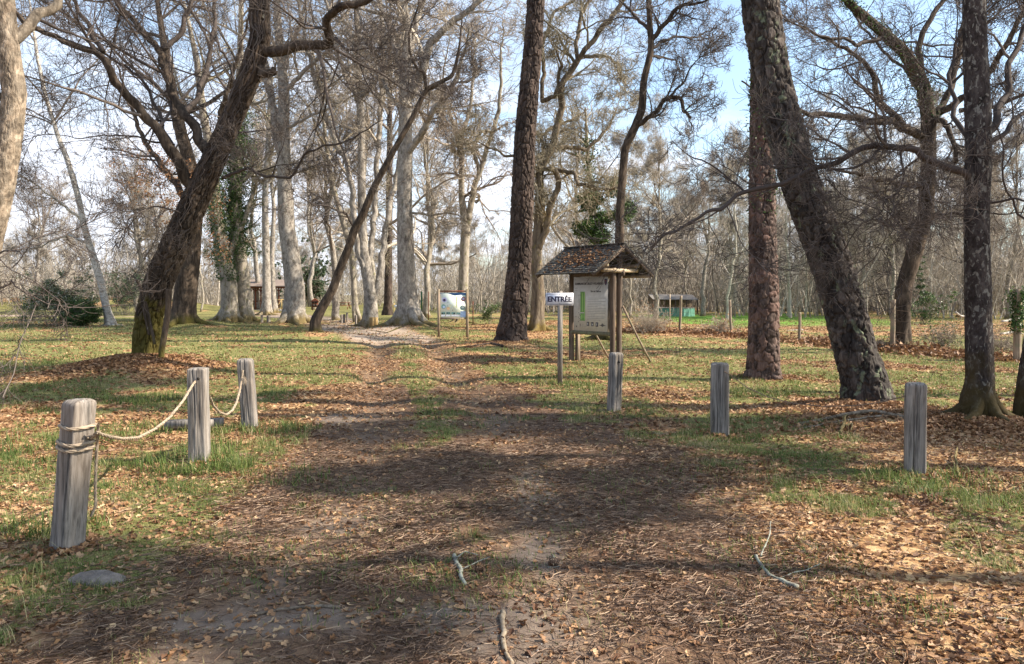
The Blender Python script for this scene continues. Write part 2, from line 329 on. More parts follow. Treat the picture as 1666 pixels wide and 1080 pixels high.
def groundf(t, b):
    A = lambda n: nd(t, 'ShaderNodeAttribute', attribute_name=n).outputs['Fac']
    v = objc(t); vz = objc(t)
    vor = nd(t, 'ShaderNodeTexVoronoi', i_Vector=v, i_Scale=17.0, i_Randomness=1.0); vc = nd(t, 'ShaderNodeSeparateColor', i_0=vor.outputs['Color']).outputs[0]
    fine = noise(t, v, 60, 5, .7); mid = noise(t, v, 7, 5, .65); lo = noise(t, v, .8, 4)
    lf = ramp(t, vc, [(0, (.11, .052, .026)), (.35, (.25, .135, .065)), (.7, (.41, .245, .115)), (1, (.52, .36, .19))])
    lf = mixc(t, .65, lf, mixc(t, 1.0, lf, ramp(t, fine, [(.3, .45), (.7, 1.3)]), 'MULTIPLY'))
    gm = ramp(t, mixc(t, .5, noise(t, v, 40, 5, .75), mid), [(.32, (.06, .055, .02)), (.5, (.15, .15, .05)), (.66, (.34, .27, .13))])
    dm = ramp(t, mixc(t, .6, fine, mid), [(.3, (.07, .05, .038)), (.55, (.15, .11, .083)), (.75, (.26, .20, .155))])
    dm = mixc(t, A('path'), dm, ramp(t, mid, [(.3, (.23, .175, .135)), (.7, (.38, .305, .24))]))
    nm = ramp(t, noise(t, objc(t, (1, .5, 1)), 55, 6, .75, 1.5), [(.32, (.05, .03, .02)), (.5, (.13, .078, .05)), (.7, (.26, .17, .105))])
    c = mixc(t, A('needle'), lf, nm)
    edge = mth(t, 'MULTIPLY', mth(t, 'SUBTRACT', noise(t, v, 12, 5, .7), .5), 1.6)
    gmask = mth(t, 'ADD', A('grassm'), edge, True); gmask = mth(t, 'MULTIPLY', gmask, mth(t, 'MULTIPLY', A('grassm'), 1.4, True), True)
    c = mixc(t, gmask, c, gm)
    c = mixc(t, A('bright'), c, mixc(t, gmask, c, ramp(t, mid, [(.3, (.07, .16, .02)), (.7, (.17, .30, .05))])))
    c = mixc(t, mth(t, 'ADD', A('dirt'), mth(t, 'MULTIPLY', edge, mth(t, 'MULTIPLY', A('dirt'), .8)), True), c, dm)
    c = mixc(t, .5, c, mixc(t, 1.0, c, ramp(t, lo, [(.3, .8), (.7, 1.2)]), 'MULTIPLY'))
    setc(t, b, c); bump(t, b, mixc(t, .5, fine, mid), .8, .03)
M['ground'] = material('forest_floor', groundf, .95, .1)
def build_ground():
    ys = np.concatenate([np.linspace(-60, 1.6, 30)[:-1], np.geomspace(1.6, 30, 520)[:-1], np.geomspace(30, 900, 170)])
    u = np.linspace(-1, 1, 481); u = u * (.55 + .45 * u * u)
    X = u[None] * (14 + 1.15 * np.abs(ys))[:, None]; Y = np.repeat(ys[:, None], len(u), 1)
    Z = hgt(X, Y)
    n, m = X.shape; idx = np.arange(n * m).reshape(n, m)
    q = np.stack([idx[:-1, :-1], idx[:-1, 1:], idx[1:, 1:], idx[1:, :-1]], -1).reshape(-1, 4)
    b = MB(); b.add(np.stack([X, Y, Z], -1).reshape(-1, 3), q=q); o = b.build('ground', M['ground'])
    for nm, arr in zip(('dirt', 'grassm', 'needle', 'leaf', 'path', 'bright'), masks(X.ravel(), Y.ravel())):
        at = o.data.attributes.new(nm, 'FLOAT', 'POINT'); at.data.foreach_set('value', arr.astype(np.float32))
    tag(o, kind='structure')
build_ground()
# ------------------------------------------------------------------ litter, needles, grass
def scatter(n, y0, y1, pw=1.0, wide=.74, pad=2.4):
    t = rng.random(n); y = (y0 ** pw + t * (y1 ** pw - y0 ** pw)) ** (1 / pw); x = (rng.random(n) * 2 - 1) * (wide * y + pad); return x, y
def rotz(v, a):
    c, s = np.cos(a)[:, None], np.sin(a)[:, None]; return np.stack([v[..., 0] * c - v[..., 1] * s, v[..., 0] * s + v[..., 1] * c, v[..., 2]], -1)
OAK = np.array([(0, 0, 0), (.25, .02, 0), (.5, .0, 0), (.75, .01, 0), (1, 0, 0)])
def leaves(mb, x, y, z, size, tilt=.5, detail=True, col=None):
    n = len(x); a = rng.random(n) * 6.283
    if detail:
        mid = np.array([(0, 0), (.22, 0), (.45, 0), (.7, 0), (1, 0)]); hw = np.array([.04, .30, .17, .34, .08])
        base = np.zeros((15, 3)); base[:5, :2] = mid; base[5:10, 0] = mid[:, 0] + [0, -.03, .05, 0, -.05]; base[5:10, 1] = hw; base[10:, 0] = mid[:, 0] + [0, .03, -.04, .02, -.04]; base[10:, 1] = -hw
        q = []
        for k in range(4): q += [[k, k + 1, 6 + k, 5 + k], [k, 10 + k, 11 + k, k + 1]]
    else:
        base = np.array([(0, 0, 0), (.5, 0, 0), (1, 0, 0), (.45, .32, 0), (.5, -.3, 0)]); q = [[0, 1, 2, 3], [0, 4, 2, 1]]
    v = np.repeat(base[None], n, 0); v[..., 0] -= .5
    cu = rng.normal(0, .5, n)[:, None]; fo = rng.random(n)[:, None] * .9
    v[..., 2] = cu * (v[..., 0] ** 2) + fo * np.abs(v[..., 1]); v = v * size[:, None, None]
    ta = rng.normal(0, tilt, n); c, s = np.cos(ta)[:, None], np.sin(ta)[:, None]
    v = np.stack([v[..., 0] * c - v[..., 2] * s, v[..., 1], v[..., 0] * s + v[..., 2] * c], -1)
    ta = rng.normal(0, tilt, n); c, s = np.cos(ta)[:, None], np.sin(ta)[:, None]
    v = np.stack([v[..., 0], v[..., 1] * c - v[..., 2] * s, v[..., 1] * s + v[..., 2] * c], -1)
    v = rotz(v, a) + np.stack([x, y, z + size * .12], -1)[:, None]
    K = base.shape[0]; Q = (np.array(q)[None] + (np.arange(n) * K)[:, None, None]).reshape(-1, 4)
    cc = rng.random(n) if col is None else col
    mb.add(v.reshape(-1, 3), q=Q, a=np.repeat(cc, K))
lit = MB()
for n, y0, y1, det, s0, s1 in ((112000, 2.2, 9, True, .022, .056), (110000, 9, 20, False, .045, .085), (80000, 20, 46, False, .07, .12)):
    x, y = scatter(n, y0, y1, 1.6); d, g, ne, le, p, br = masks(x, y)
    k = rng.random(n) < np.clip(le * 1.05 + .10 + p * .25, 0, 1) * (1 - p * .4) * (.30 + .70 * sst(.3, .55, fbm(x * 1.7, y * 1.7, 77))); x, y = x[k], y[k]
    leaves(lit, x, y, hgt(x, y), s0 + rng.random(len(x)) ** 1.5 * (s1 - s0), .42, det, np.clip(rng.random(len(x)) ** 1.3 * .75 + (fbm(x * 1.3, y * 1.3, 55) - .5) * .8 + .03, 0, .9))
lit.build('fallen_leaves', M['litter'], smooth=False)['kind'] = 'stuff'
nb = MB()
for n, y0, y1, w in ((270000, 2.2, 8, .0011), (110000, 8, 17, .0025)):
    x, y = scatter(n, y0, y1, 1.5); d, g, ne, le, p, br = masks(x, y)
    k = rng.random(n) < np.clip(ne * 1.0 + .10, 0, 1) * (.25 + .75 * sst(.35, .6, fbm(x * 2.4, y * 2.4, 88))); x, y = x[k], y[k]; n = len(x)
    L = rng.uniform(.05, .12, n); a = rng.random(n) * 6.283; z = hgt(x, y) + rng.random(n) * .012 + .002; sl = rng.normal(0, .12, n)
    t = np.array([-.5, 0, .5])[None] * L[:, None]; bend = rng.normal(0, .012, n)[:, None] * np.array([1, 0, 1])[None]
    v = np.zeros((n, 6, 3))
    for i in range(3):
        for j, sg in enumerate((-1, 1)): v[:, i * 2 + j] = np.stack([t[:, i], bend[:, i] + sg * w * (1 - .3 * abs(i - 1)), t[:, i] * sl + (.003 if sg > 0 else 0)], -1)
    v = rotz(v, a) + np.stack([x, y, z], -1)[:, None]
    nb.add(v.reshape(-1, 3), q=(np.array([[0, 2, 3, 1], [2, 4, 5, 3]])[None] + (np.arange(n) * 6)[:, None, None]).reshape(-1, 4), a=np.repeat(rng.random(n), 6))
nb.build('dry_pine_needles', M['needle'], smooth=False)['kind'] = 'stuff'
def blades(mb, x, y, z, h, w, lean=.5, col=None):
    w = w + np.zeros(len(x)); n = len(x); a = rng.random(n) * 6.283; ln = np.abs(rng.normal(0, lean, n)) + .1
    v = np.zeros((n, 5, 3)); ts = (0, .55, 1.0)
    for i, tt in enumerate(ts):
        off = ln * tt * tt * h; zz_ = h * (tt - .25 * ln * tt * tt); ww = w * (1 - .35 * tt) * .5
        if i < 2: v[:, 2 * i] = np.stack([off, -ww, zz_], -1); v[:, 2 * i + 1] = np.stack([off, ww, zz_], -1)
        else: v[:, 4] = np.stack([off, 0 * ww, zz_], -1)
    v = rotz(v, a) + np.stack([x, y, z], -1)[:, None]; k = (np.arange(n) * 5)[:, None, None]
    cc = rng.random(n) if col is None else col
    mb.add(v.reshape(-1, 3), q=(np.array([[0, 1, 3, 2]])[None] + k).reshape(-1, 4), t=(np.array([[2, 3, 4]])[None] + k).reshape(-1, 3), a=np.repeat(cc, 5))
gb_ = MB()
for n, y0, y1, hh, w in ((380000, 2.2, 8, .042, .0032), (240000, 8, 18, .05, .006), (160000, 18, 50, .06, .015)):
    x, y = scatter(n, y0, y1, 1.6); d, g, ne, le, p, br = masks(x, y)
    k = rng.random(n) < np.clip(g + .03 + p * .12, 0, 1); x, y = x[k], y[k]
    nz = fbm(x * 3, y * 3, 61); h = hh * (.4 + rng.random(len(x)) * .9) * (.5 + 1.4 * sst(.4, .75, nz)); col = np.clip(rng.random(len(x)) * .8 + (fbm(x, y, 71) - .5) * .9 + .12, 0, 1)
    blades(gb_, x, y, hgt(x, y) - .005, h, w, .55, col)
TUFTS = [(60, 870, .22, 420, .17), (150, 860, .14, 160, .13), (320, 762, .45, 1500, .15), (405, 700, .5, 1300, .13), (240, 700, .5, 900, .12), (460, 700, .4, 600, .10), (25, 730, .5, 900, .17), (345, 735, .3, 500, .14), (460, 780, .35, 420, .09), (1480, 785, .4, 700, .10), (1600, 800, .7, 1300, .10), (1000, 672, .6, 900, .08), (1170, 712, .4, 500, .08),
         (912, 628, .5, 1000, .10), (930, 615, .6, 900, .09), (390, 900, .3, 260, .05), (770, 940, .35, 800, .05), (700, 830, .45, 700, .035), (235, 650, .5, 900, .12), (1280, 915, .4, 500, .05), (1450, 1000, .25, 260, .06), (600, 900, .5, 500, .04), (450, 930, .4, 400, .05), (560, 800, .4, 500, .05), (1100, 800, .7, 500, .06), (1240, 760, .7, 800, .06), (900, 880, .3, 160, .04), (180, 800, .3, 350, .09), (110, 760, .4, 420, .10), (690, 980, .3, 300, .04), (1230, 640, .5, 700, .12)]
for px, py, r, n, h in TUFTS:
    (a, b), Y = g2(px, py); th = rng.random(n) * 6.283; rr = r * np.sqrt(rng.random(n)); x = a + rr * np.cos(th) * 1.2; y = b + rr * np.sin(th); k = rng.random(n) < sst(.30, .55, fbm(x * 7, y * 7, 13)); x, y = x[k], y[k]
    blades(gb_, x, y, hgt(x, y) - .005, h * (.45 + rng.random(len(x)) * .8), .004 + .00028 * Y, .85, np.clip(rng.random(len(x)) * .75 + (rng.random(len(x)) < .1) * .4, 0, 1))
gb_.build('grass', M['grass'])['kind'] = 'stuff'
# ------------------------------------------------------------------ branching
def resample(P, n, smooth=2):
    P = np.asarray(P, float); d = np.r_[0, np.cumsum(np.linalg.norm(np.diff(P[:, :3], axis=0), axis=1))]
    t = np.linspace(0, d[-1], n); Q = np.stack([np.interp(t, d, P[:, k]) for k in range(P.shape[1])], 1)
    w = max(1, int(n / (len(P) * 2.2)))
    for _ in range(smooth * w):
        Q[1:-1] = .25 * Q[:-2] + .5 * Q[1:-1] + .25 * Q[2:]
    return Q
def spawn(P, Rr, per, tmin, Lf, rf, M_, ang, wig, trop, rmin, g, Lmin=.0, tp=1.0, flat=0.0):
    """children for every branch in (N,M,3); returns (N*per, M_, 3), radii"""
    N, Mx, _ = P.shape; L = np.linalg.norm(np.diff(P, axis=1), axis=2).sum(1)
    t = tmin + (1 - tmin) * (1 - (1 - g.random((N, per))) ** tp); f = t * (Mx - 1); i = np.minimum(f.astype(int), Mx - 2); fr = (f - i)[..., None]
    n = np.arange(N)[:, None]; p0 = P[n, i] * (1 - fr) + P[n, i + 1] * fr; T = P[n, i + 1] - P[n, i]; T /= np.linalg.norm(T, axis=2, keepdims=True) + 1e-9
    r0 = (Rr[n, i] * (1 - fr[..., 0]) + Rr[n, i + 1] * fr[..., 0])
    rv = g.normal(size=T.shape); rv -= (rv * T).sum(2, keepdims=True) * T; rv /= np.linalg.norm(rv, axis=2, keepdims=True) + 1e-9
    rv[..., 2] *= (1 - flat)
    A = R_(ang) * (.7 + .6 * g.random((N, per, 1))); D = T * np.cos(A) + rv * np.sin(A)
    ln = np.maximum(L[:, None] * Lf * (1.15 - .6 * t) * (.55 + .9 * g.random((N, per))), Lmin)
    r = np.maximum(np.minimum(r0 * rf * (.6 + .6 * g.random((N, per))), ln * .035), rmin)
    K = N * per; D = D.reshape(K, 3); p0 = p0.reshape(K, 3); ln = ln.reshape(K); r = r.reshape(K)
    out = np.zeros((K, M_, 3)); out[:, 0] = p0; D /= np.linalg.norm(D, axis=1, keepdims=True); st = ln / (M_ - 1)
    for m in range(1, M_):
        D = D + g.normal(size=D.shape) * wig; D[:, 2] += trop; D /= np.linalg.norm(D, axis=1, keepdims=True); out[:, m] = out[:, m - 1] + D * st[:, None]
    rr = np.maximum(r[:, None] * (1 - .72 * np.linspace(0, 1, M_))[None], rmin * .8); return out, rr
def barkdisp(seed, depth, pw=.11, ph=.22, flare=0.0, lobes=5):
    """plated / furrowed bark relief, a true radial displacement; also gives every plate a tone"""
    g = np.random.default_rng(seed); store = {}
    def f(th, P, Rr):
        M_ = P.shape[1]; s = np.r_[0, np.cumsum(np.linalg.norm(np.diff(P[0], axis=0), axis=1))]
        R0 = float(np.median(Rr[0])); nu = max(5, int(round(2 * math.pi * R0 / pw)))
        U = (th / (2 * math.pi) * nu)[None, :] + 0 * s[:, None]; V = (s / ph)[:, None] + 0 * U
        U = U + (vn(U * 1.0, V * 1.5, 3) - .5) * .9 + (vn(U * 3.0, V * 5, 4) - .5) * .35; V = V + (vn(U * 2.5, V * 3, 6) - .5) * .5; nv = int(V.max()) + 4
        jx = g.random((nu, nv)); jy = g.random((nu, nv)); tone = g.random((nu, nv))
        ui = np.floor(U).astype(int); vi = np.floor(V).astype(int); d1 = np.full(U.shape, 9.); d2 = d1.copy(); tn = np.zeros(U.shape)
        for a in (-1, 0, 1):
            for b in (-1, 0, 1):
                cu = (ui + a); cv = np.clip(vi + b, 0, nv - 1); dx = cu + jx[cu % nu, cv] - U; dy = vi + b + jy[cu % nu, cv] - V; d = np.hypot(dx, dy)
                c = d < d1; d2 = np.where(c, d1, np.minimum(d2, d)); tn = np.where(c, tone[cu % nu, cv], tn); d1 = np.where(c, d, d1)
        e = sst(.02, .24, d2 - d1); store['t'] = tn
        h = depth * (e - .6) + depth * .28 * (tn - .5) + depth * .6 * (vn(U * 4, V * 6, 8) - .5)
        if flare:
            ph_ = seed % 6; fl = np.exp(-np.maximum(s - .6, 0) / .35)[:, None] * flare
            h = h + fl * (np.cos(th * lobes + ph_) * .6 + .4 * np.cos(th * (lobes - 2) + 2 * ph_))[None] + .12 * R0 * (vn(np.cos(th)[None] * 1.5 + 7, s[:, None] * .9 + np.sin(th)[None] * 1.5, seed) - .5)
        return h[None]
    f.attr = lambda: store['t'].ravel(); return f
def trunk3(tr, Y):
    P = []
    for p in tr:
        dy = p[3] if len(p) > 3 else 0.0; P.append((*pt(p[0], p[1], Y + dy), p[2] / 2 / CF * (Y + dy)))
    return np.array(P)
HERO = {}
def hero(name, label, Y, trunk, limbs=(), tm='oak', cm='twig', seed=1, ext=6.0, near=False, rel=.012, pw=.10, ph=.22, flare=.09, levels=4, per=(7, 6, 6, 4), Ls=(.42, .55, .55, .55),
         ang=(55, 50, 45, 42), wig=.14, trop=.02, tmin=.45, ltmin=.15, rmin=None, sides=None, pinecrown=None, cat='tree', sub=.5, group=None, dens=1.0, wob=.0, boughs=None, cap_ext=True, ws=1.0):
    g = np.random.default_rng(seed); rmin = rmin or max(.0032, Y * .00022)
    T = trunk3(trunk, Y); T[:, 3] *= ws; d = T[0, :3] - T[1, :3]; d /= np.linalg.norm(d); d = d * .3 + np.array([0, 0, -1]); d /= np.linalg.norm(d)
    base = T[0, :3].copy(); origin = base.copy(); origin[2] = float(hgt(base[0], base[1]))
    T = np.vstack([np.r_[T[0, :3] + d * sub, T[0, 3] * 1.18], T])
    if ext > 0:
        e = T[-1, :3] - T[-2, :3]; e /= np.linalg.norm(e); e = e * .6 + np.array([0, 0, .4]); e /= np.linalg.norm(e)
        T = np.vstack([T, np.r_[T[-1, :3] + e * ext * .5, T[-1, 3] * .72], np.r_[T[-1, :3] + e * ext + g.normal(0, .2, 3), T[-1, 3] * .3]])
    Ln = np.linalg.norm(np.diff(T[:, :3], axis=0), axis=1).sum()
    root = empty(name, origin); tag(root, label, cat, group); HERO[name + str(seed)] = root; rmin = max(rmin, .003)
    n = int(Ln / (.02 if near else .12)); Q = resample(T, n, 1); tb = MB()
    if wob: Q[:, 0] += (fbm(np.arange(n) * 9.0 / n, np.zeros(n) + seed, seed, 3) - .5) * wob
    K = sides or (210 if near else 28)
    bd = barkdisp(seed, rel, pw, ph, flare); tb.tubes(Q[:, :3], Q[:, 3], K, disp=bd, a=bd.attr)
    crown = MB(); LP = []; LR = []
    for lb in limbs:
        pts, w0, w1, d0, d1 = lb[:5]; e_ = lb[5] if len(lb) > 5 else 0.0; k = len(pts)
        A = np.array([(*pt(p[0], p[1], Y + d0 + (d1 - d0) * i / max(1, k - 1)), ws * (w0 + (w1 - w0) * i / max(1, k - 1)) / 2 / CF * Y) for i, p in enumerate(pts)])
        if e_:
            v = A[-1, :3] - A[-2, :3]; v /= np.linalg.norm(v); v[2] += .25; v /= np.linalg.norm(v); A = np.vstack([A, np.r_[A[-1, :3] + v * e_, A[-1, 3] * .35]])
        l = np.linalg.norm(np.diff(A[:, :3], axis=0), axis=1).sum(); m = max(14, int(l / .12)); B = resample(A, m, 1)
        B[:, :3] += np.stack([(fbm(np.linspace(0, l * 2.2, m), np.full(m, 3.1 * j + seed), j + seed, 3) - .5) * .24 * sst(0, 4, np.arange(m)) for j in range(3)], 1)
        big = B[0, 3] > .07
        (tb if big else crown).tubes(B[:, :3], B[:, 3], 16 if big else 9, disp=barkdisp(seed + m, rel * .6, pw * .8, ph * .8) if (near and big) else None, a=.5 if big else .2, cap=True)
        C_ = resample(B, 24, 0)
        if l > .9: LP.append(C_[:, :3]); LR.append(C_[:, 3])
    if pinecrown:
        h0, nb_, bl = pinecrown; top = Q[Q[:, 2] > h0]; ii = (g.random(nb_) * (len(top) - 1)).astype(int)
        P0 = top[ii]; az = g.random(nb_) * 6.283; M_ = 8; out = np.zeros((nb_, M_, 3)); out[:, 0] = P0[:, :3]; D = np.stack([np.cos(az), np.sin(az), .25 + 0 * az], -1); L = bl * (.5 + .7 * g.random(nb_))
        for m in range(1, M_): D = D + g.normal(size=D.shape) * .15; D /= np.linalg.norm(D, axis=1, keepdims=True); out[:, m] = out[:, m - 1] + D * (L / (M_ - 1))[:, None]
        crown.tubes(out, .05 * (1 - .7 * np.linspace(0, 1, M_))[None] * np.ones((nb_, 1)), 5); c2, r2 = spawn(out, np.full(out.shape[:2], .02), 6, .3, .4, .6, 4, 45, .2, .05, .006, g); crown.tubes(c2, r2, 3)
        tf = MB(); e = c2[:, 1:].reshape(-1, 3); e = np.repeat(e, 22, 0) + g.normal(0, .17, (len(e) * 22, 3)); m = len(e)
        dd = g.normal(size=(m, 3)); dd /= np.linalg.norm(dd, axis=1, keepdims=True); sd_ = np.cross(dd, g.normal(size=(m, 3))); sd_ /= np.linalg.norm(sd_, axis=1, keepdims=True) + 1e-9
        v = np.stack([e - sd_ * .012, e + sd_ * .012, e + dd * .16], 1); tf.add(v.reshape(-1, 3) , t=np.arange(m * 3).reshape(-1, 3), a=np.repeat(g.random(m), 3))
        crown.build('crown', M[cm], root, origin); tf.build('foliage', M['pine_leaf'], root, origin)
    else:
        qt = resample(Q[int(len(Q) * tmin):], 24, 0); LP.append(qt[:, :3]); LR.append(qt[:, 3]); P = np.array(LP); Rr = np.array(LR); lim = [P, Rr]
        nb1 = boughs or per[0]
        P, Rr = spawn(P, Rr, nb1, ltmin, Ls[0], .5, 12, ang[0], wig * .8, trop, rmin * 2.2, g, Lmin=1.2); crown.tubes(P, Rr, 6)
        for l in range(1, levels):
            nm = (12, 9, 6, 5)[l]; P, Rr = spawn(P, Rr, per[l], .1, Ls[l], .55, nm, ang[l], wig * 1.1, trop, rmin * (1.5 if l == 1 else 1), g, Lmin=.2); crown.tubes(P, Rr, 4 if l == 1 else 3)
        crown.build('crown', M[cm], root, origin)
    rb = float(T[1, 3])
    if rb > .1 and not tm.startswith('pine') and seed != 11:
        nr = 4 + seed % 3
        for k in range(nr):
            az = 6.283 * (k + g.uniform(-.3, .3)) / nr; dd = np.array([math.cos(az), math.sin(az), 0]); sd_ = np.array([-dd[1], dd[0], 0]) * g.uniform(-.35, .35); q = np.array([base + dd * rb * f + sd_ * rb * f * f * .5 for f in (.35, .75, 1.15, 1.7, 2.3, 2.9)])
            gz = hgt(q[:, 0], q[:, 1]); q[:, 2] = gz + rb * np.array([1.0, .45, .12, 0, -.06, -.12]); q = resample(q, 26, 1); tb.tubes(q, rb * np.linspace(.36, .07, 26) * (1 + .25 * (fbm(np.arange(26) * .4, np.zeros(26) + k, seed) - .5)), 14, a=.45)
    tb.build('trunk', M[tm], root, origin)
    return root, Q, origin
def ivy(root, Q, origin, z0, z1, n, spread, size=.09, mat='ivy', seed=3, name='ivy', rad=1.0):
    g = np.random.default_rng(seed); s = Q[(Q[:, 2] > z0) & (Q[:, 2] < z1)]; i = (g.random(n) * (len(s) - 1)).astype(int); a = g.random(n) * 6.283; cl = fbm(s[i, 2] * 1.3, a * 1.1, seed)
    r = s[i, 3] * rad + np.abs(g.normal(0, 1, n)) * spread * (.3 + 1.6 * sst(.4, .7, cl)); k = cl > .36
    x = s[i, 0] + np.cos(a) * r; y = s[i, 1] + np.sin(a) * r; z = s[i, 2] + g.normal(0, .08, n); b = MB(); x, y, z = x[k], y[k], z[k]
    leaves(b, x, y, z, size * (.6 + .8 * g.random(len(x))), 1.2, False); b.build(name, M[mat], root, origin, smooth=False)
def cloud(mb, c, rad, n, size, g, tilt=1.2, hollow=.3):
    v = g.normal(size=(n, 3)); v /= np.linalg.norm(v, axis=1, keepdims=True); r = (hollow + (1 - hollow) * g.random(n)) ** .6; p = np.array(c) + v * r[:, None] * np.array(rad) + g.normal(0, .05, (n, 3))
    k = fbm(p[:, 0] * 1.8 + p[:, 1], p[:, 2] * 1.8, 5) > .42; p = p[k]; leaves(mb, p[:, 0], p[:, 1], p[:, 2], size * (.6 + .8 * g.random(len(p))), tilt, False)
# ------------------------------------------------------------------ the trees one can tell apart
YA = 15.9
rt, Q, org = hero('oak_tree', 'massive leaning dark oak with forked limbs and mossy foot on a mound of leaves', YA,
    [(236, 600, 70), (238, 560, 64), (243, 510, 62), (262, 450, 68), (292, 385, 66), (318, 325, 62), (336, 285, 58), (352, 250, 54), (385, 175, 48), (412, 110, 50), (424, 60, 46), (422, 0, 44)],
    [([(322, 318), (302, 284), (279, 235), (249, 195), (208, 161), (188, 128), (168, 84), (101, 67), (44, 37)], 30, 9, 0, -1.2, 2.5),
     ([(168, 84), (148, 44), (124, 0)], 13, 9, -.6, -.2, 4),
     ([(300, 284), (272, 215), (262, 180), (225, 120), (150, 70), (120, 55)], 12, 4, 0, .8, 1.5),
     ([(338, 250), (313, 195), (286, 158), (269, 118), (264, 81), (235, 50), (188, 0)], 24, 12, 0, 1.5, 4),
     ([(264, 81), (296, 57), (313, 0)], 15, 12, 1.0, 1.6, 4),
     ([(300, 182), (323, 161), (340, 101), (350, 50), (352, 0)], 16, 10, .5, 2.6, 4),
     ([(360, 222), (395, 150), (352, 60), (300, 10)], 8, 5, 0, 2, 2),
     ([(424, 86), (470, 78), (505, 70), (538, 70), (545, 62), (530, 50), (532, 32), (552, 12), (592, 0)], 26, 14, 0, -1.2, 3),
     ([(418, 108), (434, 118), (446, 114)], 24, 16, 0, -.4),
     ([(362, 290), (378, 282), (400, 271), (430, 282), (478, 287), (500, 250), (540, 232), (580, 222)], 9, 4, 0, -1.0, .8),
     ([(545, 62), (560, 75), (585, 80)], 10, 4, -1, -1.2, .8),
     ([(300, 350), (262, 330), (215, 350), (195, 400)], 5, 2, -.2, -1.2),
     ([(284, 235), (240, 225), (180, 215), (100, 225)], 6, 2, 0, -1.5, 1)],
    tm='oak_foot', cm='twig_dark', seed=11, ws=.63, ext=7, near=True, rel=.04, pw=.062, ph=.36, flare=.10, per=(8, 7, 7, 4), Ls=(.46, .55, .58, .6), trop=.01, wig=.15, rmin=.0035)
b = MB()     # ivy stems creeping up the oak's foot and a leaning dead stem
for pts, w in (([(261, 607), (263, 570), (270, 530), (274, 500), (275, 470)], .06), ([(243, 545), (233, 500), (230, 470), (222, 455)], .028), ([(252, 560), (243, 520), (236, 490)], .03)):
    P = np.array([pt(px, py, YA - .42) for px, py in pts]); Qq = resample(P, 40, 1); b.tubes(Qq, np.full(40, w), 10, cap=True)
b.build('ivy_stem', M['oak'], rt, org)
# root stems netted over the oak's bark
g = np.random.default_rng(5); b = MB()
for k in range(110):
    i0 = int(len(Q) * (.14 + .42 * g.random())); m = 30; s = Q[i0:i0 + m * 4:4]; a = g.random() * 6.28 + np.cumsum(g.normal(0, .16, len(s)))
    if len(s) < 8: continue
    p = s[:, :3] + np.stack([np.cos(a), np.sin(a), 0 * a], 1) * (s[:, 3:4] * 1.03 + .012); b.tubes(p, np.full(len(s), .004 + .007 * g.random()), 4)
b.build('creeper', M['twig_dark'], rt, org)
hero('oak_tree', 'dark oak with clinging reddish leaves standing behind the leaning oak', 35, [(298, 531, 44), (300, 500, 36), (306, 440, 34), (312, 380, 30), (318, 320, 26), (305, 250, 20), (290, 200, 18)],
    [([(312, 340), (280, 290), (240, 240), (215, 180)], 12, 6, 0, 2, 3), ([(316, 300), (350, 240), (360, 180), (380, 120)], 12, 6, 0, -2, 3)], tm='oak', cm='twig_dark', seed=12, rel=.03, ph=.3, per=(12, 7, 6, 3), tmin=.5)
r = HERO['oak_tree12']; b = MB(); g = np.random.default_rng(3)
for c, rad, n in (((270, 300), (2.2, 2, 1.3), 1500), ((235, 270), (1.6, 2, 1.0), 700), ((335, 330), (1.0, 1.5, 1.2), 400), ((352, 410), (.7, .7, 1.0), 260), ((260, 345), (1.4, 1.5, .8), 500)):
    cloud(b, pt(c[0], c[1], 34), rad, n, .10, g)
b.build('dead_foliage', M['brown_leaf'], r, np.array(r.location), smooth=False)
hero('beech_tree', 'sunlit tan trunk with a fork at the left edge of the photo', 9.5, [(-105, 640, 80), (-85, 560, 66), (-55, 480, 56), (-25, 400, 54), (0, 310, 46), (16, 220, 42), (24, 150, 40), (14, 90, 40), (6, 40, 44), (2, 0, 44)],
    [([(18, 70), (45, 38), (75, 10), (100, -20)], 22, 16, 0, .6, 3), ([(60, 30), (95, 45), (125, 55), (160, 62)], 7, 3, .3, 1.2, .8), ([(4, 160), (-20, 140), (-60, 110)], 14, 9, 0, -.3, 2),
     ([(-60, 470), (-20, 420), (10, 415), (38, 412)], 6, 2, 0, -1), ([(-70, 500), (-10, 460), (30, 455), (60, 500)], 5, 2, 0, -.6), ([(-10, 360), (-30, 300), (-80, 260)], 14, 6, 0, 1, 1)],
    tm='tan', cm='twig_dark', seed=13, ws=.86, near=True, rel=.008, pw=.06, ph=.08, per=(4, 5, 6, 3), tmin=.7, ext=5, Ls=(.2, .5, .55, .5))
hero('birch_tree', 'thin leaning white birch beside the flowering evergreen shrub', 39, [(180, 527, 16), (174, 505, 12), (166, 466, 11), (154, 424, 11), (145, 398, 10), (135, 359, 9), (127, 318, 9), (110, 260, 8), (97, 229, 7), (75, 160, 6), (62, 100, 5)],
    [([(135, 359), (100, 330), (60, 300), (20, 280)], 5, 2, 0, -2, 1), ([(145, 398), (110, 380), (70, 400)], 5, 2, 0, 1, 1)], tm='birch', cm='twig', seed=14, rel=.004, per=(16, 7, 6, 3), ext=4, trop=.0, rmin=.005)
rt, Q, org = hero('oak_tree', 'left one of the ivy-clad twin trees, with ivy up its stem and a mossy foot', 44, [(372, 522, 38), (374, 500, 26), (372, 450, 26), (364, 420, 22), (356, 380, 20), (350, 330, 18), (345, 260, 15), (330, 180, 12)], [([(366, 425), (382, 390), (400, 350)], 12, 8, 0, 1, 3)], tm='grey', cm='twig_moss', seed=15, rel=.03, ph=.3, per=(10, 6, 6, 3))
ivy(rt, Q, org, 2.4, 9.5, 9000, .28, .09)
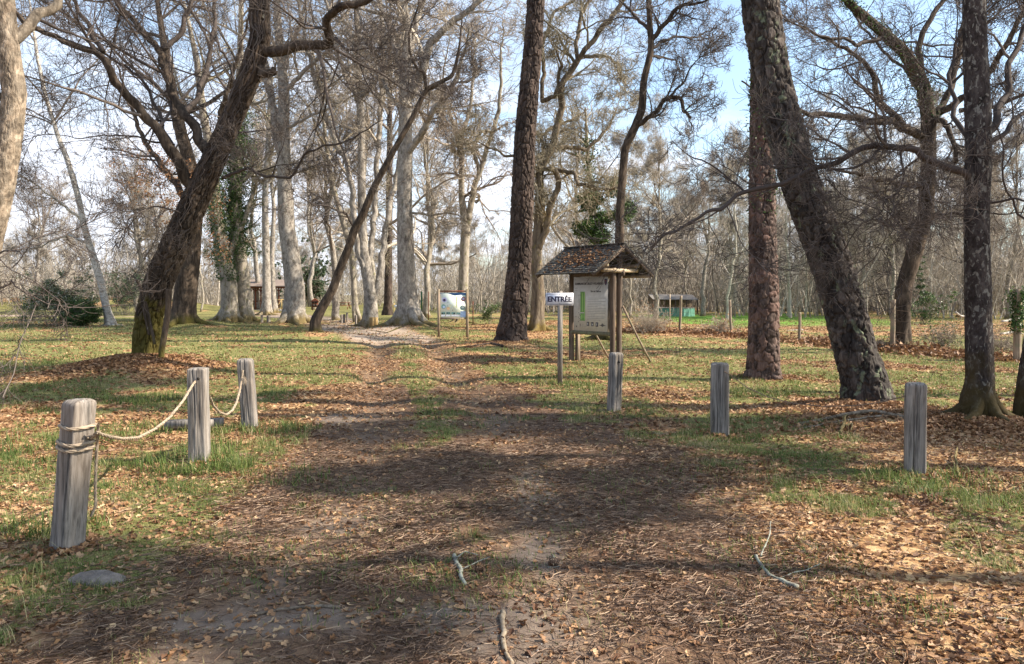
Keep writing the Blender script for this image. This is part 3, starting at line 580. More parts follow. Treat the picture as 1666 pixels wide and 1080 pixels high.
rt, Q, org = hero('oak_tree', 'right one of the ivy-clad twin trees, with a straighter stem under thick ivy', 45, [(397, 520, 34), (396, 490, 27), (393, 440, 22), (386, 390, 22), (383, 330, 20), (384, 260, 18), (386, 190, 14), (390, 120, 10)], [([(386, 300), (410, 280), (440, 276), (480, 280)], 8, 4, 0, 1, 1)], tm='grey', cm='twig_moss', seed=16, rel=.03, ph=.3, per=(10, 6, 6, 3))
ivy(rt, Q, org, 3.8, 12.5, 15000, .40, .10, seed=8)
hero('poplar_tree', 'slim pale green trunk in front of the wooden shelter', 60, [(433, 508, 20), (434, 490, 14), (433, 411, 12), (431, 328, 10), (436, 240, 8)], tm='pale', cm='twig_pale', seed=17, rel=.01, per=(16, 6, 6, 2), levels=3)
hero('poplar_tree', 'thinnest pale trunk just right of the slim one before the shelter', 66, [(446, 505, 12), (444, 480, 9), (442, 420, 8), (446, 340, 6), (440, 280, 5)], tm='pale', cm='twig_pale', seed=18, rel=.01, per=(16, 6, 6, 2), levels=3)
hero('beech_tree', 'thick pale lichened trunk left of the leaning thin tree, moss round its foot', 37, [(477, 530, 44), (479, 505, 36), (480, 467, 31), (473, 415, 28), (466, 369, 26), (464, 314, 24), (462, 286, 21), (461, 202, 19), (462, 151, 17), (458, 100, 14), (452, 40, 12), (450, 0, 10)],
    [([(463, 268), (448, 215), (442, 160), (432, 100), (420, 40)], 15, 9, 0, 1, 3), ([(462, 150), (490, 120), (520, 90), (560, 70)], 8, 4, 0, -1.5, 2), ([(461, 120), (470, 85), (485, 40), (500, 0)], 9, 5, 0, 1, 3), ([(464, 210), (500, 190), (545, 170), (590, 150)], 5, 3, 0, -2, 2)],
    tm='pale', cm='twig_pale', seed=19, rel=.012, pw=.2, per=(9, 7, 6, 3), tmin=.5, flare=.16)
hero('young_oak_tree', 'thin dark tree leaning right over the end of the track', 29.3, [(514, 547, 20), (513, 522, 17), (524, 500, 15), (541, 472, 14), (552, 439, 13), (566, 406, 13), (577, 372, 13), (590, 350, 12), (608, 305, 11), (615, 292, 10), (642, 242, 9), (669, 195, 8), (686, 161, 8), (694, 145, 7), (736, 124, 6), (742, 105, 5)],
    [([(694, 148), (690, 120), (668, 100), (664, 60), (680, 10)], 6, 3, 0, -1, 1), ([(577, 372), (560, 345), (535, 338), (505, 330)], 4, 2, 0, -1, 1), ([(694, 145), (720, 140), (760, 132)], 5, 2, 0, 1, 1)],
    tm='oak', cm='twig_dark', seed=20, rel=.01, pw=.07, ext=1.5, per=(8, 6, 6, 3), tmin=.65, Ls=(.22, .5, .5, .5))
hero('oak_tree', 'multi-stemmed pale tree beside the log-clad bin', 37.5, [(601, 530, 30), (603, 510, 24), (603, 480, 20), (597, 440, 17), (590, 400, 14), (588, 302, 13), (588, 218, 12), (585, 151, 11), (583, 84, 9), (580, 20, 8)],
    [([(604, 495), (618, 450), (622, 411), (630, 355), (645, 290), (655, 220)], 13, 7, 0, 1.5, 4), ([(598, 460), (580, 400), (575, 340), (568, 269), (548, 235), (520, 160), (500, 80)], 11, 6, 0, -1, 4), ([(597, 440), (605, 390), (612, 300), (618, 200), (622, 100), (620, 20)], 10, 7, 0, 2, 4), ([(588, 170), (560, 120), (540, 60), (530, 0)], 8, 5, 0, -1, 2), ([(586, 160), (620, 120), (650, 70)], 8, 4, 0, -1, 2)],
    tm='pale', cm='twig_pale', seed=21, rel=.012, pw=.2, per=(8, 7, 6, 3), tmin=.5)
hero('oak_tree', 'slender mossy tree directly left of the multi-stemmed one', 41, [(583, 522, 16), (578, 505, 11), (576, 467, 9), (572, 411, 9), (556, 355, 8), (541, 300, 8), (530, 230, 6)], [([(574, 430), (590, 400), (600, 340)], 6, 3, 0, 2, 2)], tm='grey', cm='twig_moss', seed=22, rel=.01, per=(14, 6, 6, 3))
hero('pine_tree', 'straight dark brown trunk between the pale multi-stemmed tree and the biggest pale trunk', 58, [(630, 511, 18), (631, 495, 13), (632, 430, 12), (633, 350, 11), (634, 240, 9), (634, 120, 7)], tm='pine_dark', cm='twig', seed=23, rel=.02, per=(20, 6, 6, 3))
hero('beech_tree', 'biggest pale trunk, left of the blue and white notice board, with tall steep limbs', 34.3, [(665, 536, 54), (664, 515, 42), (663, 480, 31), (660, 411, 28), (659, 355, 25), (658, 300, 24), (660, 202, 22), (659, 134, 19), (664, 50, 13), (656, 0, 11)],
    [([(660, 165), (686, 118), (702, 67), (736, 34), (770, 12)], 16, 8, 0, -1.5, 3), ([(660, 140), (649, 101), (632, 34), (615, 0)], 11, 7, 0, 1, 3), ([(661, 110), (672, 60), (690, 0)], 10, 8, 0, 1.5, 3), ([(659, 254), (686, 218), (702, 185), (736, 145), (745, 120)], 12, 6, 0, -2.5, 2), ([(660, 190), (630, 150), (612, 90), (590, 40)], 8, 4, 0, 1, 2), ([(658, 345), (700, 350), (735, 345), (760, 360)], 4, 2, 0, -1)],
    tm='pale', cm='twig_pale', seed=24, rel=.014, pw=.2, per=(9, 7, 6, 3), tmin=.5, flare=.2)
hero('oak_tree', 'forked tree whose foot shows behind the blue and white notice board', 42, [(748, 526, 26), (750, 510, 20), (754, 460, 16), (756, 400, 15), (758, 367, 14), (751, 320, 10), (751, 252, 9), (746, 218, 8), (736, 198, 6)],
    [([(758, 372), (768, 330), (770, 302), (780, 279), (800, 218), (813, 175), (815, 130)], 11, 5, 0, -1, 3), ([(779, 282), (772, 240), (778, 215), (800, 212)], 7, 4, -.5, -1.4, 1), ([(748, 222), (763, 190), (766, 160), (770, 110)], 7, 4, 0, 1, 3), ([(752, 260), (740, 210), (715, 190), (690, 190)], 5, 2, 0, -1)],
    tm='grey', cm='twig', seed=25, rel=.012, ext=2, per=(9, 7, 6, 4), wig=.3)
hero('pine_tree', 'tall straight dark pine in the middle of the photo', 24.0, [(833, 560, 62), (833, 545, 51), (836, 520, 44), (840, 480, 41), (845, 430, 38), (849, 353, 36), (853, 233, 34), (862, 133, 31), (868, 67, 29), (872, 0, 27)],
    tm='pine_dark', cm='twig', seed=26, ws=.95, near=True, rel=.05, pw=.10, ph=.36, flare=.10, ext=9, pinecrown=(13.0, 34, 2.2))
hero('oak_tree', 'gnarled mossy oak with a red-brown fork right behind the middle pine', 33, [(874, 537, 30), (874, 515, 22), (875, 467, 19), (872, 410, 18), (877, 367, 17), (879, 330, 15), (877, 283, 13), (882, 268, 12)],
    [([(872, 415), (884, 385), (892, 350), (903, 318), (910, 285), (900, 268)], 12, 8, 0, -1), ([(877, 283), (900, 233), (912, 190), (913, 143), (925, 120), (940, 100), (955, 80), (987, 37), (1010, 10)], 12, 7, 0, -1, 3), ([(940, 100), (937, 60), (948, 20), (960, 0)], 7, 5, -.6, -.3, 2), ([(880, 272), (910, 277), (935, 283), (945, 300), (980, 307)], 8, 5, 0, -2, 1), ([(905, 240), (930, 238), (955, 245), (975, 225), (990, 205)], 8, 4, 0, 1, 1), ([(880, 165), (905, 155), (908, 120), (918, 105), (908, 88)], 8, 3, 0, -1, .6), ([(877, 285), (884, 240), (880, 222), (900, 205), (930, 195)], 7, 4, 0, 1.5, 1), ([(882, 160), (885, 60), (905, 15), (930, 5)], 7, 4, .5, 1.5, 2), ([(950, 92), (985, 90), (1010, 110), (1015, 130)], 6, 2, -1, -2, .8), ([(876, 290), (850, 262), (820, 250), (790, 236)], 6, 3, 0, 2, 1)],
    tm='oak_mossy', cm='twig_moss', seed=27, rel=.012, per=(9, 8, 7, 3), wig=.24, ext=.8, tmin=.7)
rt, Q, org = hero('oak_tree', 'slim crooked tree rising behind the roofed notice board', 26.5, [(982, 560, 34), (986, 540, 22), (995, 480, 16), (1005, 420, 15), (1008, 393, 14), (1008, 353, 13), (1013, 283, 13), (1017, 240, 13), (1033, 207, 13), (1045, 177, 12), (1047, 133, 11), (1060, 80, 10), (1057, 33, 9), (1055, 0, 8)],
    [([(1034, 206), (1060, 187), (1083, 163), (1107, 157), (1111, 180), (1118, 186), (1124, 190)], 8, 4, 0, -1.5), ([(1059, 66), (1093, 23), (1115, 8), (1136, 4)], 8, 4, 0, -.5, .6), ([(1060, 80), (1082, 62), (1110, 62), (1137, 58)], 5, 3, 0, 1, .8), ([(1056, 48), (1030, 22), (1010, 4)], 6, 4, 0, 1, 1), ([(1083, 163), (1110, 135), (1130, 105)], 5, 2, -.8, -.8, .6)],
    tm='oak', cm='twig_dark', seed=28, rel=.012, pw=.09, ext=4, per=(9, 8, 6, 3), wig=.24, tmin=.55)
rt, Q, org = hero('pine_tree', 'upright red-barked pine with ivy on its shaded side', 14.0, [(1244, 616, 66), (1244, 600, 57), (1243, 560, 53), (1243, 500, 50), (1241, 400, 47), (1239, 300, 43), (1238, 200, 38), (1238, 100, 34), (1240, 0, 31)],
    tm='pine_red', cm='twig', seed=29, ws=.9, near=True, rel=.03, pw=.085, ph=.16, flare=.05, ext=9, pinecrown=(9.5, 26, 2.0))
ivy(rt, Q, org, 3.0, 6.6, 900, .045, .05, rad=1.06, seed=4)
hero('pine_tree', 'large lichened pine leaning left behind the sagging rope', 10.7, [(1413, 662, 98), (1411, 650, 88), (1404, 610, 80), (1392, 572, 76), (1373, 494, 74), (1349, 417, 71), (1322, 351, 69), (1303, 300, 68), (1293, 267, 68), (1274, 200, 67), (1260, 150, 66), (1248, 83, 65), (1240, 30, 66), (1236, 0, 67)],
    tm='pine', cm='twig', seed=30, ws=.82, near=True, rel=.036, pw=.09, ph=.17, flare=.06, ext=10, pinecrown=(12.0, 34, 2.4))
hero('oak_tree', 'dark trunk blotched with pale lichen beside the right-hand post, one long limb reaching left', 9.3, [(1594, 696, 64), (1592, 680, 58), (1589, 655, 52), (1594, 620, 40), (1592, 533, 38), (1589, 417, 37), (1589, 353, 37), (1592, 260, 38), (1592, 200, 37), (1588, 100, 34), (1585, 0, 33)],
    [([(1588, 300), (1572, 280), (1545, 270), (1517, 258), (1483, 243), (1433, 240), (1397, 250), (1350, 273), (1297, 288), (1260, 307), (1217, 323), (1190, 332), (1163, 352), (1140, 345), (1115, 362), (1089, 376), (1070, 405)], 13, 3, 0, -.5),
     ([(1433, 240), (1400, 262), (1350, 275)], 4, 3, -.2, -.3), ([(1466, 243), (1464, 280), (1462, 305), (1440, 335), (1425, 350)], 4, 2, -.1, -.5), ([(1592, 230), (1630, 180), (1650, 100), (1680, 20)], 13, 8, 0, 1, 2), ([(1590, 255), (1560, 200), (1548, 150), (1555, 80), (1580, 20)], 9, 5, 0, 1.5, 1.5), ([(1594, 240), (1640, 205), (1690, 170)], 9, 6, 0, .4, 1.5), ([(1594, 330), (1640, 318), (1690, 322)], 4, 3, 0, -.4), ([(1590, 665), (1570, 655), (1563, 650)], 40, 24, 0, 0)],
    tm='spotted', cm='twig_dark', seed=31, near=True, rel=.006, pw=.05, ph=.07, flare=.03, ext=5, per=(12, 7, 6, 4), wig=.2, tmin=.7, Ls=(.22, .42, .5, .5), rmin=.0025, ltmin=.25)
hero('oak_tree', 'dark mossy trunk cut off by the right edge of the photo', 9.4, [(1672, 700, 40), (1670, 660, 34), (1676, 600, 30), (1688, 520, 28), (1700, 420, 26), (1712, 300, 24), (1722, 150, 22)], [([(1695, 450), (1670, 380), (1640, 300), (1620, 200)], 5, 2, 0, -.5)], tm='spotted', cm='twig_dark', seed=32, near=True, rel=.006, pw=.05, ph=.07, per=(6, 6, 6, 3), rmin=.0025, Ls=(.25, .45, .5, .5))
rt, Q, org = hero('oak_tree', 'spreading oak with ivy in its crown, standing behind the wire fence', 21.3, [(1467, 572, 34), (1467, 560, 27), (1468, 494, 25), (1474, 455, 25), (1489, 405, 24), (1506, 350, 23), (1510, 283, 22), (1511, 233, 22), (1511, 187, 21), (1500, 133, 20), (1470, 83, 18), (1433, 50, 15), (1383, 7, 12)],
    [([(1504, 225), (1475, 205), (1450, 197), (1383, 193), (1340, 185), (1300, 180)], 15, 6, 0, -2, 2), ([(1470, 205), (1450, 180), (1430, 157), (1417, 110), (1395, 88), (1370, 80)], 11, 5, -.8, -.5, 2), ([(1512, 200), (1523, 190), (1547, 150), (1552, 120), (1557, 93), (1570, 33), (1580, 0)], 12, 8, 0, 1.5, 3), ([(1525, 185), (1573, 157), (1610, 120), (1630, 83), (1663, 20)], 12, 7, .3, -1.5, 3), ([(1516, 195), (1536, 195), (1552, 215), (1556, 262)], 10, 6, 0, -1), ([(1503, 303), (1470, 300), (1437, 293), (1400, 285), (1360, 278)], 9, 4, 0, -1.5, 1), ([(1500, 160), (1490, 130), (1420, 65), (1400, 40)], 6, 4, 0, 2, 2), ([(1496, 120), (1500, 60), (1520, 20), (1540, -10)], 10, 7, 0, .5, 3), ([(1440, 60), (1400, 70), (1350, 60), (1310, 50)], 7, 3, 0, -1, 1.5), ([(1560, 180), (1600, 175), (1660, 160), (1700, 140)], 8, 4, 0, -1, 2), ([(1512, 350), (1560, 345), (1610, 350)], 5, 3, 0, -1, 1)],
    tm='oak', cm='twig_dark', seed=33, rel=.03, pw=.10, ph=.35, per=(9, 7, 6, 3), wig=.24, ext=4, tmin=.75, Ls=(.36, .5, .5, .5), trop=.01)
ivy(rt, Q, org, 6.4, 10.0, 1900, .16, .06, seed=6)
# ------------------------------------------------------------------ bare woodland behind: prototypes, then copies
def proto_tree(name, label, h, r0, nb, seed, cm, tm, levels=3, per=(5, 5, 4), spread=.35, fork=True, cat='tree', group=None, wig=.16, low=.25, ivyn=0):
    g = np.random.default_rng(seed); root = empty(name, (0, 0, 0)); tag(root, label, cat, group)
    m = 22; z = np.linspace(-.3, h, m); P = np.stack([np.cumsum(g.normal(0, h * .008, m)), np.cumsum(g.normal(0, h * .008, m)), z], 1); r = r0 * (1 - .85 * (np.clip(z, 0, h) / h) ** .9) + .35 * r0 * np.exp(-np.maximum(z, 0) / .25)
    tb = MB(); tb.tubes(P, r, 10); cr = MB(); L = [P]; Rl = [r]
    if fork:
        for k in range(3):
            c, cr_ = spawn(P[None], r[None], 1, .25 + .15 * k, .55, .75, m, 24, .07, .06, .01, g, tp=.5); tb.tubes(c, cr_, 8); L.append(c[0]); Rl.append(cr_[0])
    A = np.array(L); B = np.array(Rl); A, B = spawn(A, B, nb, low, spread, .5, 10, 55, wig, .04, .012, g, Lmin=.6); cr.tubes(A, B, 4)
    for l in range(levels - 1):
        A, B = spawn(A, B, per[l], .1, .5, .6, (6, 5, 4)[l], 45, wig * 1.3, .03, .0085, g, Lmin=.3); cr.tubes(A, B, 3)
    tb.build('trunk', M[tm], root); cr.build('crown', M[cm], root)
    if ivyn:
        Q = np.c_[P, r]; ivy(root, Q, np.zeros(3), .5, h * ivyn, 1800, .22, .16, seed=seed)
    return root
big = [proto_tree('oak_tree', '', 17, .30, 14, 100 + k, 'twig_pale' if k % 2 else 'twig', 'grey' if k % 2 else 'pale', 4, (7, 6, 3), .36, wig=.16) for k in range(4)]
pole = [proto_tree('young_tree', '', 11 + k, .11, 9, 120 + k, 'wood_far', 'wood_far' if k % 2 else 'grey', 4, (6, 6, 4), .26, fork=(k % 2 == 0), low=.15, wig=.12) for k in range(5)]
ivyp = [proto_tree('ivy_clad_tree', '', 12, .13, 10, 140, 'wood_far', 'grey', 3, (6, 5), .22, ivyn=.6)]
def put(proto, x, y, s, label, group, used=set()):
    o = proto if proto.name not in used else copy_tree(proto); used.add(proto.name); used.add(o.name)
    o.location = (x, y, float(hgt(x, y)) - .05); o.rotation_euler = (random.gauss(0, .03), random.gauss(0, .03), random.random() * 6.28); o.scale = (s, s, s * random.uniform(.92, 1.1)); tag(o, label, 'tree', group); return o
midl = [(545, 47, .8, 'bare oak behind the thin leaning tree'), (700, 52, .85, 'bare oak between the biggest pale trunk and the blue notice board'), 
        (928, 48, .75, 'bare oak showing between the gnarled oak and the roofed notice board'), (610, 70, 1.0, 'bare oak far behind the multi-stemmed tree'), (415, 75, 1.0, 'bare tree rising behind the roof of the wooden shelter'), (225, 62, .8, 'bare tree left of the leaning oak at the edge of the clearing'), (510, 82, 1.0, 'bare tree beside the little red insect house'),
        (1065, 50, .62, 'spreading bare tree behind the green tarpaulin'), (1145, 56, .62, 'spreading bare tree left of the red-barked pine, beyond the fence'), (1330, 60, .62, 'bare tree framed between the red pine and the leaning pine, beyond the fallen logs'), (1560, 52, .6, 'bare tree left of the lichen-blotched trunk, beyond the fence'), (1640, 48, .6, 'bare tree at the right edge, beyond the fence'), (60, 75, .7, 'bare tree on the bank at the far left')]
for i, (px, Y, s, lab) in enumerate(midl): p = pt(px, 478, Y); put(big[i % 4], p[0], p[1], s, lab, None)
g = np.random.default_rng(42); pos = []
def wood_zone(n, px0, px1, y0, y1, s0, s1, lab, grp, iv=.06):
    k = 0
    while k < n:
        px = g.uniform(px0, px1); Y = y0 + (y1 - y0) * g.random() ** .8; p = pt(px, 478, Y)
        if 1030 < px < 1150 and Y < 64: continue
        if any((p[0] - a) ** 2 + (p[1] - b) ** 2 < 1.0 for a, b in pos): continue
        pos.append((p[0], p[1])); pr = ivyp[0] if g.random() < iv else pole[int(g.random() * 5)]
        put(pr, p[0], p[1], g.uniform(s0, s1), lab if pr is not ivyp[0] else lab.replace('thin bare', 'ivy-wrapped'), grp if pr is not ivyp[0] else grp.replace('thin trees', 'ivy-wrapped trees')); k += 1
wood_zone(105, 1010, 1760, 44, 92, .65, 1.05, 'thin bare tree in the dense wood beyond the right-hand wire fence', 'thin trees of the wood beyond the fence', .07)
wood_zone(42, 690, 1010, 62, 120, .55, .85, 'thin bare tree in the wood behind the two notice boards', 'thin trees behind the notice boards')
wood_zone(40, 400, 690, 88, 125, .6, .9, 'thin bare tree in the far wood behind the shelter and clearing', 'thin trees behind the clearing')
wood_zone(45, -80, 400, 60, 120, .6, .85, 'thin bare tree in the low wood at the far left', 'thin trees at the far left')
# thicket: far wood that reads as one mass, and scrub
def thicket():
    g = np.random.default_rng(77); b = MB(); n = 9600; Y = np.r_[g.uniform(66, 150, n // 2), g.uniform(46, 110, n - n // 2)]; px = np.r_[g.uniform(-150, 1820, n // 2), g.uniform(-150, 1820, n - n // 2)]
    X = (px - 833) / CF * Y; keep = (Y > np.interp(px, [-150, 350, 420, 690, 720, 1000, 1040, 1150, 1180, 1800], [66, 72, 92, 92, 60, 60, 66, 66, 52, 44]))
    X, Y, px = X[keep], Y[keep], px[keep]; n = len(X); H = g.uniform(1.5, 11, n) * np.interp(px, [0, 400, 700, 950, 1050, 1700], [.62, .62, .62, .7, .85, .85]); m = 7
    P = np.zeros((n, m, 3)); P[:, 0] = np.stack([X, Y, hgt(X, Y) - .1], 1); D = np.stack([g.normal(0, .22, n), g.normal(0, .2, n), np.ones(n)], 1)
    for k in range(1, m): D = D + g.normal(0, .12, D.shape); D /= np.linalg.norm(D, axis=1, keepdims=True); P[:, k] = P[:, k - 1] + D * (H / (m - 1))[:, None]
    Rr = (.012 + .006 * H)[:, None] * (1 - .75 * np.linspace(0, 1, m))[None]; b.tubes(P, Rr, 4)
    A, B = spawn(P, Rr, 9, .12, .24, .5, 5, 50, .22, .06, .009, g, Lmin=.6); b.tubes(A, B, 3)
    A, B = spawn(A, B, 4, .15, .5, .6, 4, 45, .2, .05, .008, g, Lmin=.3); b.tubes(A, B, 3)
    tag(b.build('far_thicket', M['wood_far']), kind='stuff')
thicket()
def bush(name, label, px, py, Y, w, h, n, mat, seed=1, leaf=None, ln=0, ls=.08, cat='shrub', stem=.012):
    g = np.random.default_rng(seed); p = pt(px, py, Y); p[2] = float(hgt(p[0], p[1])); root = empty(name, p); tag(root, label, cat); m = 8
    P = np.zeros((n, m, 3)); P[:, 0] = np.stack([g.normal(0, w * .18, n), g.normal(0, w * .15, n), np.full(n, -.05)], 1); D = np.stack([g.normal(0, w / h * .45, n), g.normal(0, w / h * .4, n), np.ones(n)], 1); L = h * g.uniform(.5, 1.1, n)
    for k in range(1, m): D = D + g.normal(0, .16, D.shape) - np.array([0, 0, .05]); D /= np.linalg.norm(D, axis=1, keepdims=True); P[:, k] = P[:, k - 1] + D * (L / (m - 1))[:, None]
    Rr = np.full((n, m), stem) * (1 - .6 * np.linspace(0, 1, m)); b = MB(); b.tubes(P, Rr, 4); A, B = spawn(P, Rr, 7, .2, .3, .6, 5, 45, .25, .02, .004, g, Lmin=.15); b.tubes(A, B, 3); A, B = spawn(A, B, 4, .2, .5, .7, 4, 45, .25, .02, .003, g, Lmin=.1); b.tubes(A, B, 3)
    b.build('stems', M[mat], root)
    if leaf:
        e = A[:, -1]; k = (g.random(ln) * len(e)).astype(int); q = e[k] + g.normal(0, .07, (ln, 3)); q = q[fbm(q[:, 0] * 2, q[:, 2] * 2, seed) > .42]; lb = MB(); leaves(lb, q[:, 0], q[:, 1], q[:, 2], ls * (.6 + .8 * g.random(len(q))), 1.0, False); lb.build('foliage', M[leaf], root, smooth=False)
    return root
bush('evergreen_shrub', 'evergreen shrub dotted with pale blossom left of the white birch', 98, 530, 39, 2.3, 2.7, 44, 'twig', 1, 'laurel', 30000, .085)
bush('laurel_shrub', 'low bright green shrub touching the foot of the white birch', 136, 530, 38, 1.0, 1.3, 30, 'twig', 2, 'ivy', 14000, .075)
bush('scrub', 'grey leafless scrub to the left of the blossoming shrub', 45, 526, 40, 1.5, 1.6, 26, 'twig', 3)
bush('scrub', 'dark olive scrub growing behind the white birch', 205, 505, 58, 2.6, 3.6, 40, 'twig', 4, 'conifer', 5000, .12)
bush('bramble', 'brown bramble left of the wire fence and the green tarpaulin', 1056, 540, 31, 1.3, 1.25, 90, 'twig_pale', 5, 'brown_leaf', 500, .06, stem=.008)
bush('bramble', 'brown bramble clump on the fence line left of the red-barked pine', 1170, 548, 30, 1.1, .9, 50, 'twig_pale', 6, 'brown_leaf', 400, .06, stem=.008)
bush('bramble', 'low bramble between the spreading oak and the lichen-blotched trunk', 1535, 565, 22.5, .9, .9, 40, 'twig', 7, 'ivy', 500, .05, stem=.007)
bush('bramble', 'leafless bramble right of the lichen-blotched trunk on the fence line', 1625, 580, 20.5, .8, .7, 36, 'twig', 8, stem=.006)
bush('bramble', 'small bramble at the foot of the spreading oak', 1440, 572, 21.2, .6, .5, 30, 'twig', 9, 'brown_leaf', 200, .05, stem=.006)
bush('holly_shrub', 'holly growing against the far wood right of the spreading oak', 1500, 520, 40, 1.0, 2.0, 18, 'twig', 12, 'ivy', 2200, .10)
rt, Q, org = hero('ivy_clad_tree', 'tree smothered in a dark hanging mass of ivy, left of the slim crooked tree', 36, [(975, 535, 16), (974, 480, 11), (972, 420, 11), (968, 360, 10), (960, 300, 9)], tm='grey', cm='twig_moss', seed=34, rel=.01, levels=3, per=(10, 6, 6, 3), ext=3)
ivy(rt, Q, org, 2.0, 9, 3000, .28, .10, seed=5)
b = MB(); g = np.random.default_rng(10)
for px, py, rad, n in ((960, 325, (.6, .6, .5), 2600), (982, 345, (.7, .7, .6), 3400), (950, 365, (.6, .8, .7), 2600), (1000, 310, (.5, .7, .5), 1500), (975, 385, (.5, .6, .5), 1500), (1018, 345, (.5, .7, .6), 1500)): cloud(b, pt(px, py, 35.5), rad, n, .10, g)
b.build('ivy_mass', M['ivy'], rt, org, smooth=False)
bush('conifer_tree', 'dark green conifer far behind the clearing, right of the pale trunk', 505, 500, 92, 2.2, 7.5, 26, 'twig', 11, 'conifer', 9000, .28, cat='tree', stem=.05)
bush('sapling', 'small leafy sapling standing between the notice board and the middle pine', 795, 527, 40, .30, 1.35, 5, 'twig', 13, 'ivy', 1300, .07, cat='young tree')
# ------------------------------------------------------------------ pines outside the frame to the right, whose crowns shade the track
def shade_pine(x, y, seed, blobs, trunk_h=13):
    g = np.random.default_rng(seed); o = np.array([x, y, float(hgt(x, y))]); root = empty('pine_tree', o); tag(root, SHL[seed % len(SHL)], 'tree', 'pines right of the frame that shade the track')
    m = 40; z = np.linspace(-.3, trunk_h, m); P = np.stack([np.cumsum(g.normal(0, .03, m)), np.cumsum(g.normal(0, .03, m)), z], 1); r = .17 * (1 - .6 * z / trunk_h); tb = MB(); tb.tubes(P, r, 24, disp=barkdisp(seed, .02)); tb.build('trunk', M['pine'], root)
    cr = MB(); tf = MB()
    for gx, gy, rad, h in blobs:        # clump whose shadow falls on (gx, gy)
        c = np.array([gx, gy, 0]) + SDIR / SDIR[2] * h - o; i = min(m - 1, int(m * min(.98, (c[2] - 1.2) / trunk_h))); a = P[i]; t = np.linspace(0, 1, 9)[:, None]; l = a + (c - a) * t + np.sin(t * 3.1) * g.normal(0, .2, 3); cr.tubes(l, .05 * (1 - .6 * t[:, 0]) + .01, 6)
        n = int(60 * rad * rad) + 20; v = g.normal(size=(n, 3)); v /= np.linalg.norm(v, axis=1, keepdims=True); e = c + v * (g.random(n) ** .5)[:, None] * np.array([rad, rad, rad * .5]); e = e[fbm(e[:, 0] * .9 + 5, e[:, 1] * .9, seed) > .40]
        tw = np.stack([c + (e - c) * k for k in (.2, .6, 1)], 1); cr.tubes(tw, np.full((len(e), 3), .012), 3)
        q = np.repeat(e, 50, 0) + g.normal(0, .16, (len(e) * 50, 3)); k = len(q); dd = g.normal(size=(k, 3)); dd /= np.linalg.norm(dd, axis=1, keepdims=True); s_ = np.cross(dd, g.normal(size=(k, 3))); s_ /= np.linalg.norm(s_, axis=1, keepdims=True)
        tf.add(np.stack([q - s_ * .014, q + s_ * .014, q + dd * .2], 1).reshape(-1, 3), t=np.arange(k * 3).reshape(-1, 3), a=np.repeat(g.random(k), 3))
    cr.build('crown', M['twig'], root); tf.build('foliage', M['pine_leaf'], root)
SHL = ['tall pine standing to the right of the photo, nearest the viewer', 'tall pine standing to the right of the photo, level with the first rope post', 'tall pine standing to the right of the photo, beyond the leaning pine', 'tall pine standing to the right of the photo, level with the middle post']
def G_(px, py): (a, b), Y = g2(px, py); return a, b
def blob(px, py, r, h): a, b = G_(px, py); return (a, b, r, h)
shade_pine(17, 8.4, 1, [blob(700, 700, .9, 14), blob(560, 705, .8, 13), blob(880, 690, .85, 13), blob(800, 760, .6, 12), blob(640, 770, .6, 12), blob(1000, 730, .8, 12)], 15)
shade_pine(15, 5.6, 0, [blob(900, 830, .42, 11), blob(1000, 790, .5, 11), blob(700, 790, .35, 11.5), blob(540, 790, .3, 12), blob(1080, 860, .35, 11), blob(1180, 690, .9, 11), blob(420, 960, .30, 12), blob(620, 1000, .25, 12), blob(300, 1000, .35, 12), blob(100, 905, .35, 12), blob(230, 950, .3, 12), blob(110, 1030, .3, 12), blob(520, 1050, .25, 12)], 14)
shade_pine(23, 10.4, 2, [blob(60, 640, 1.4, 13), blob(200, 625, 1.2, 13), blob(450, 640, .7, 13), blob(1300, 690, .9, 12), blob(1600, 720, 1.1, 11), blob(1500, 700, .7, 12), blob(1200, 735, .7, 12), blob(1360, 745, .5, 12), blob(1570, 770, .5, 12), blob(1120, 770, .4, 12)], 16)
shade_pine(13.5, 3.2, 3, [blob(60, 930, .3, 10), blob(1400, 790, .4, 9)], 12)
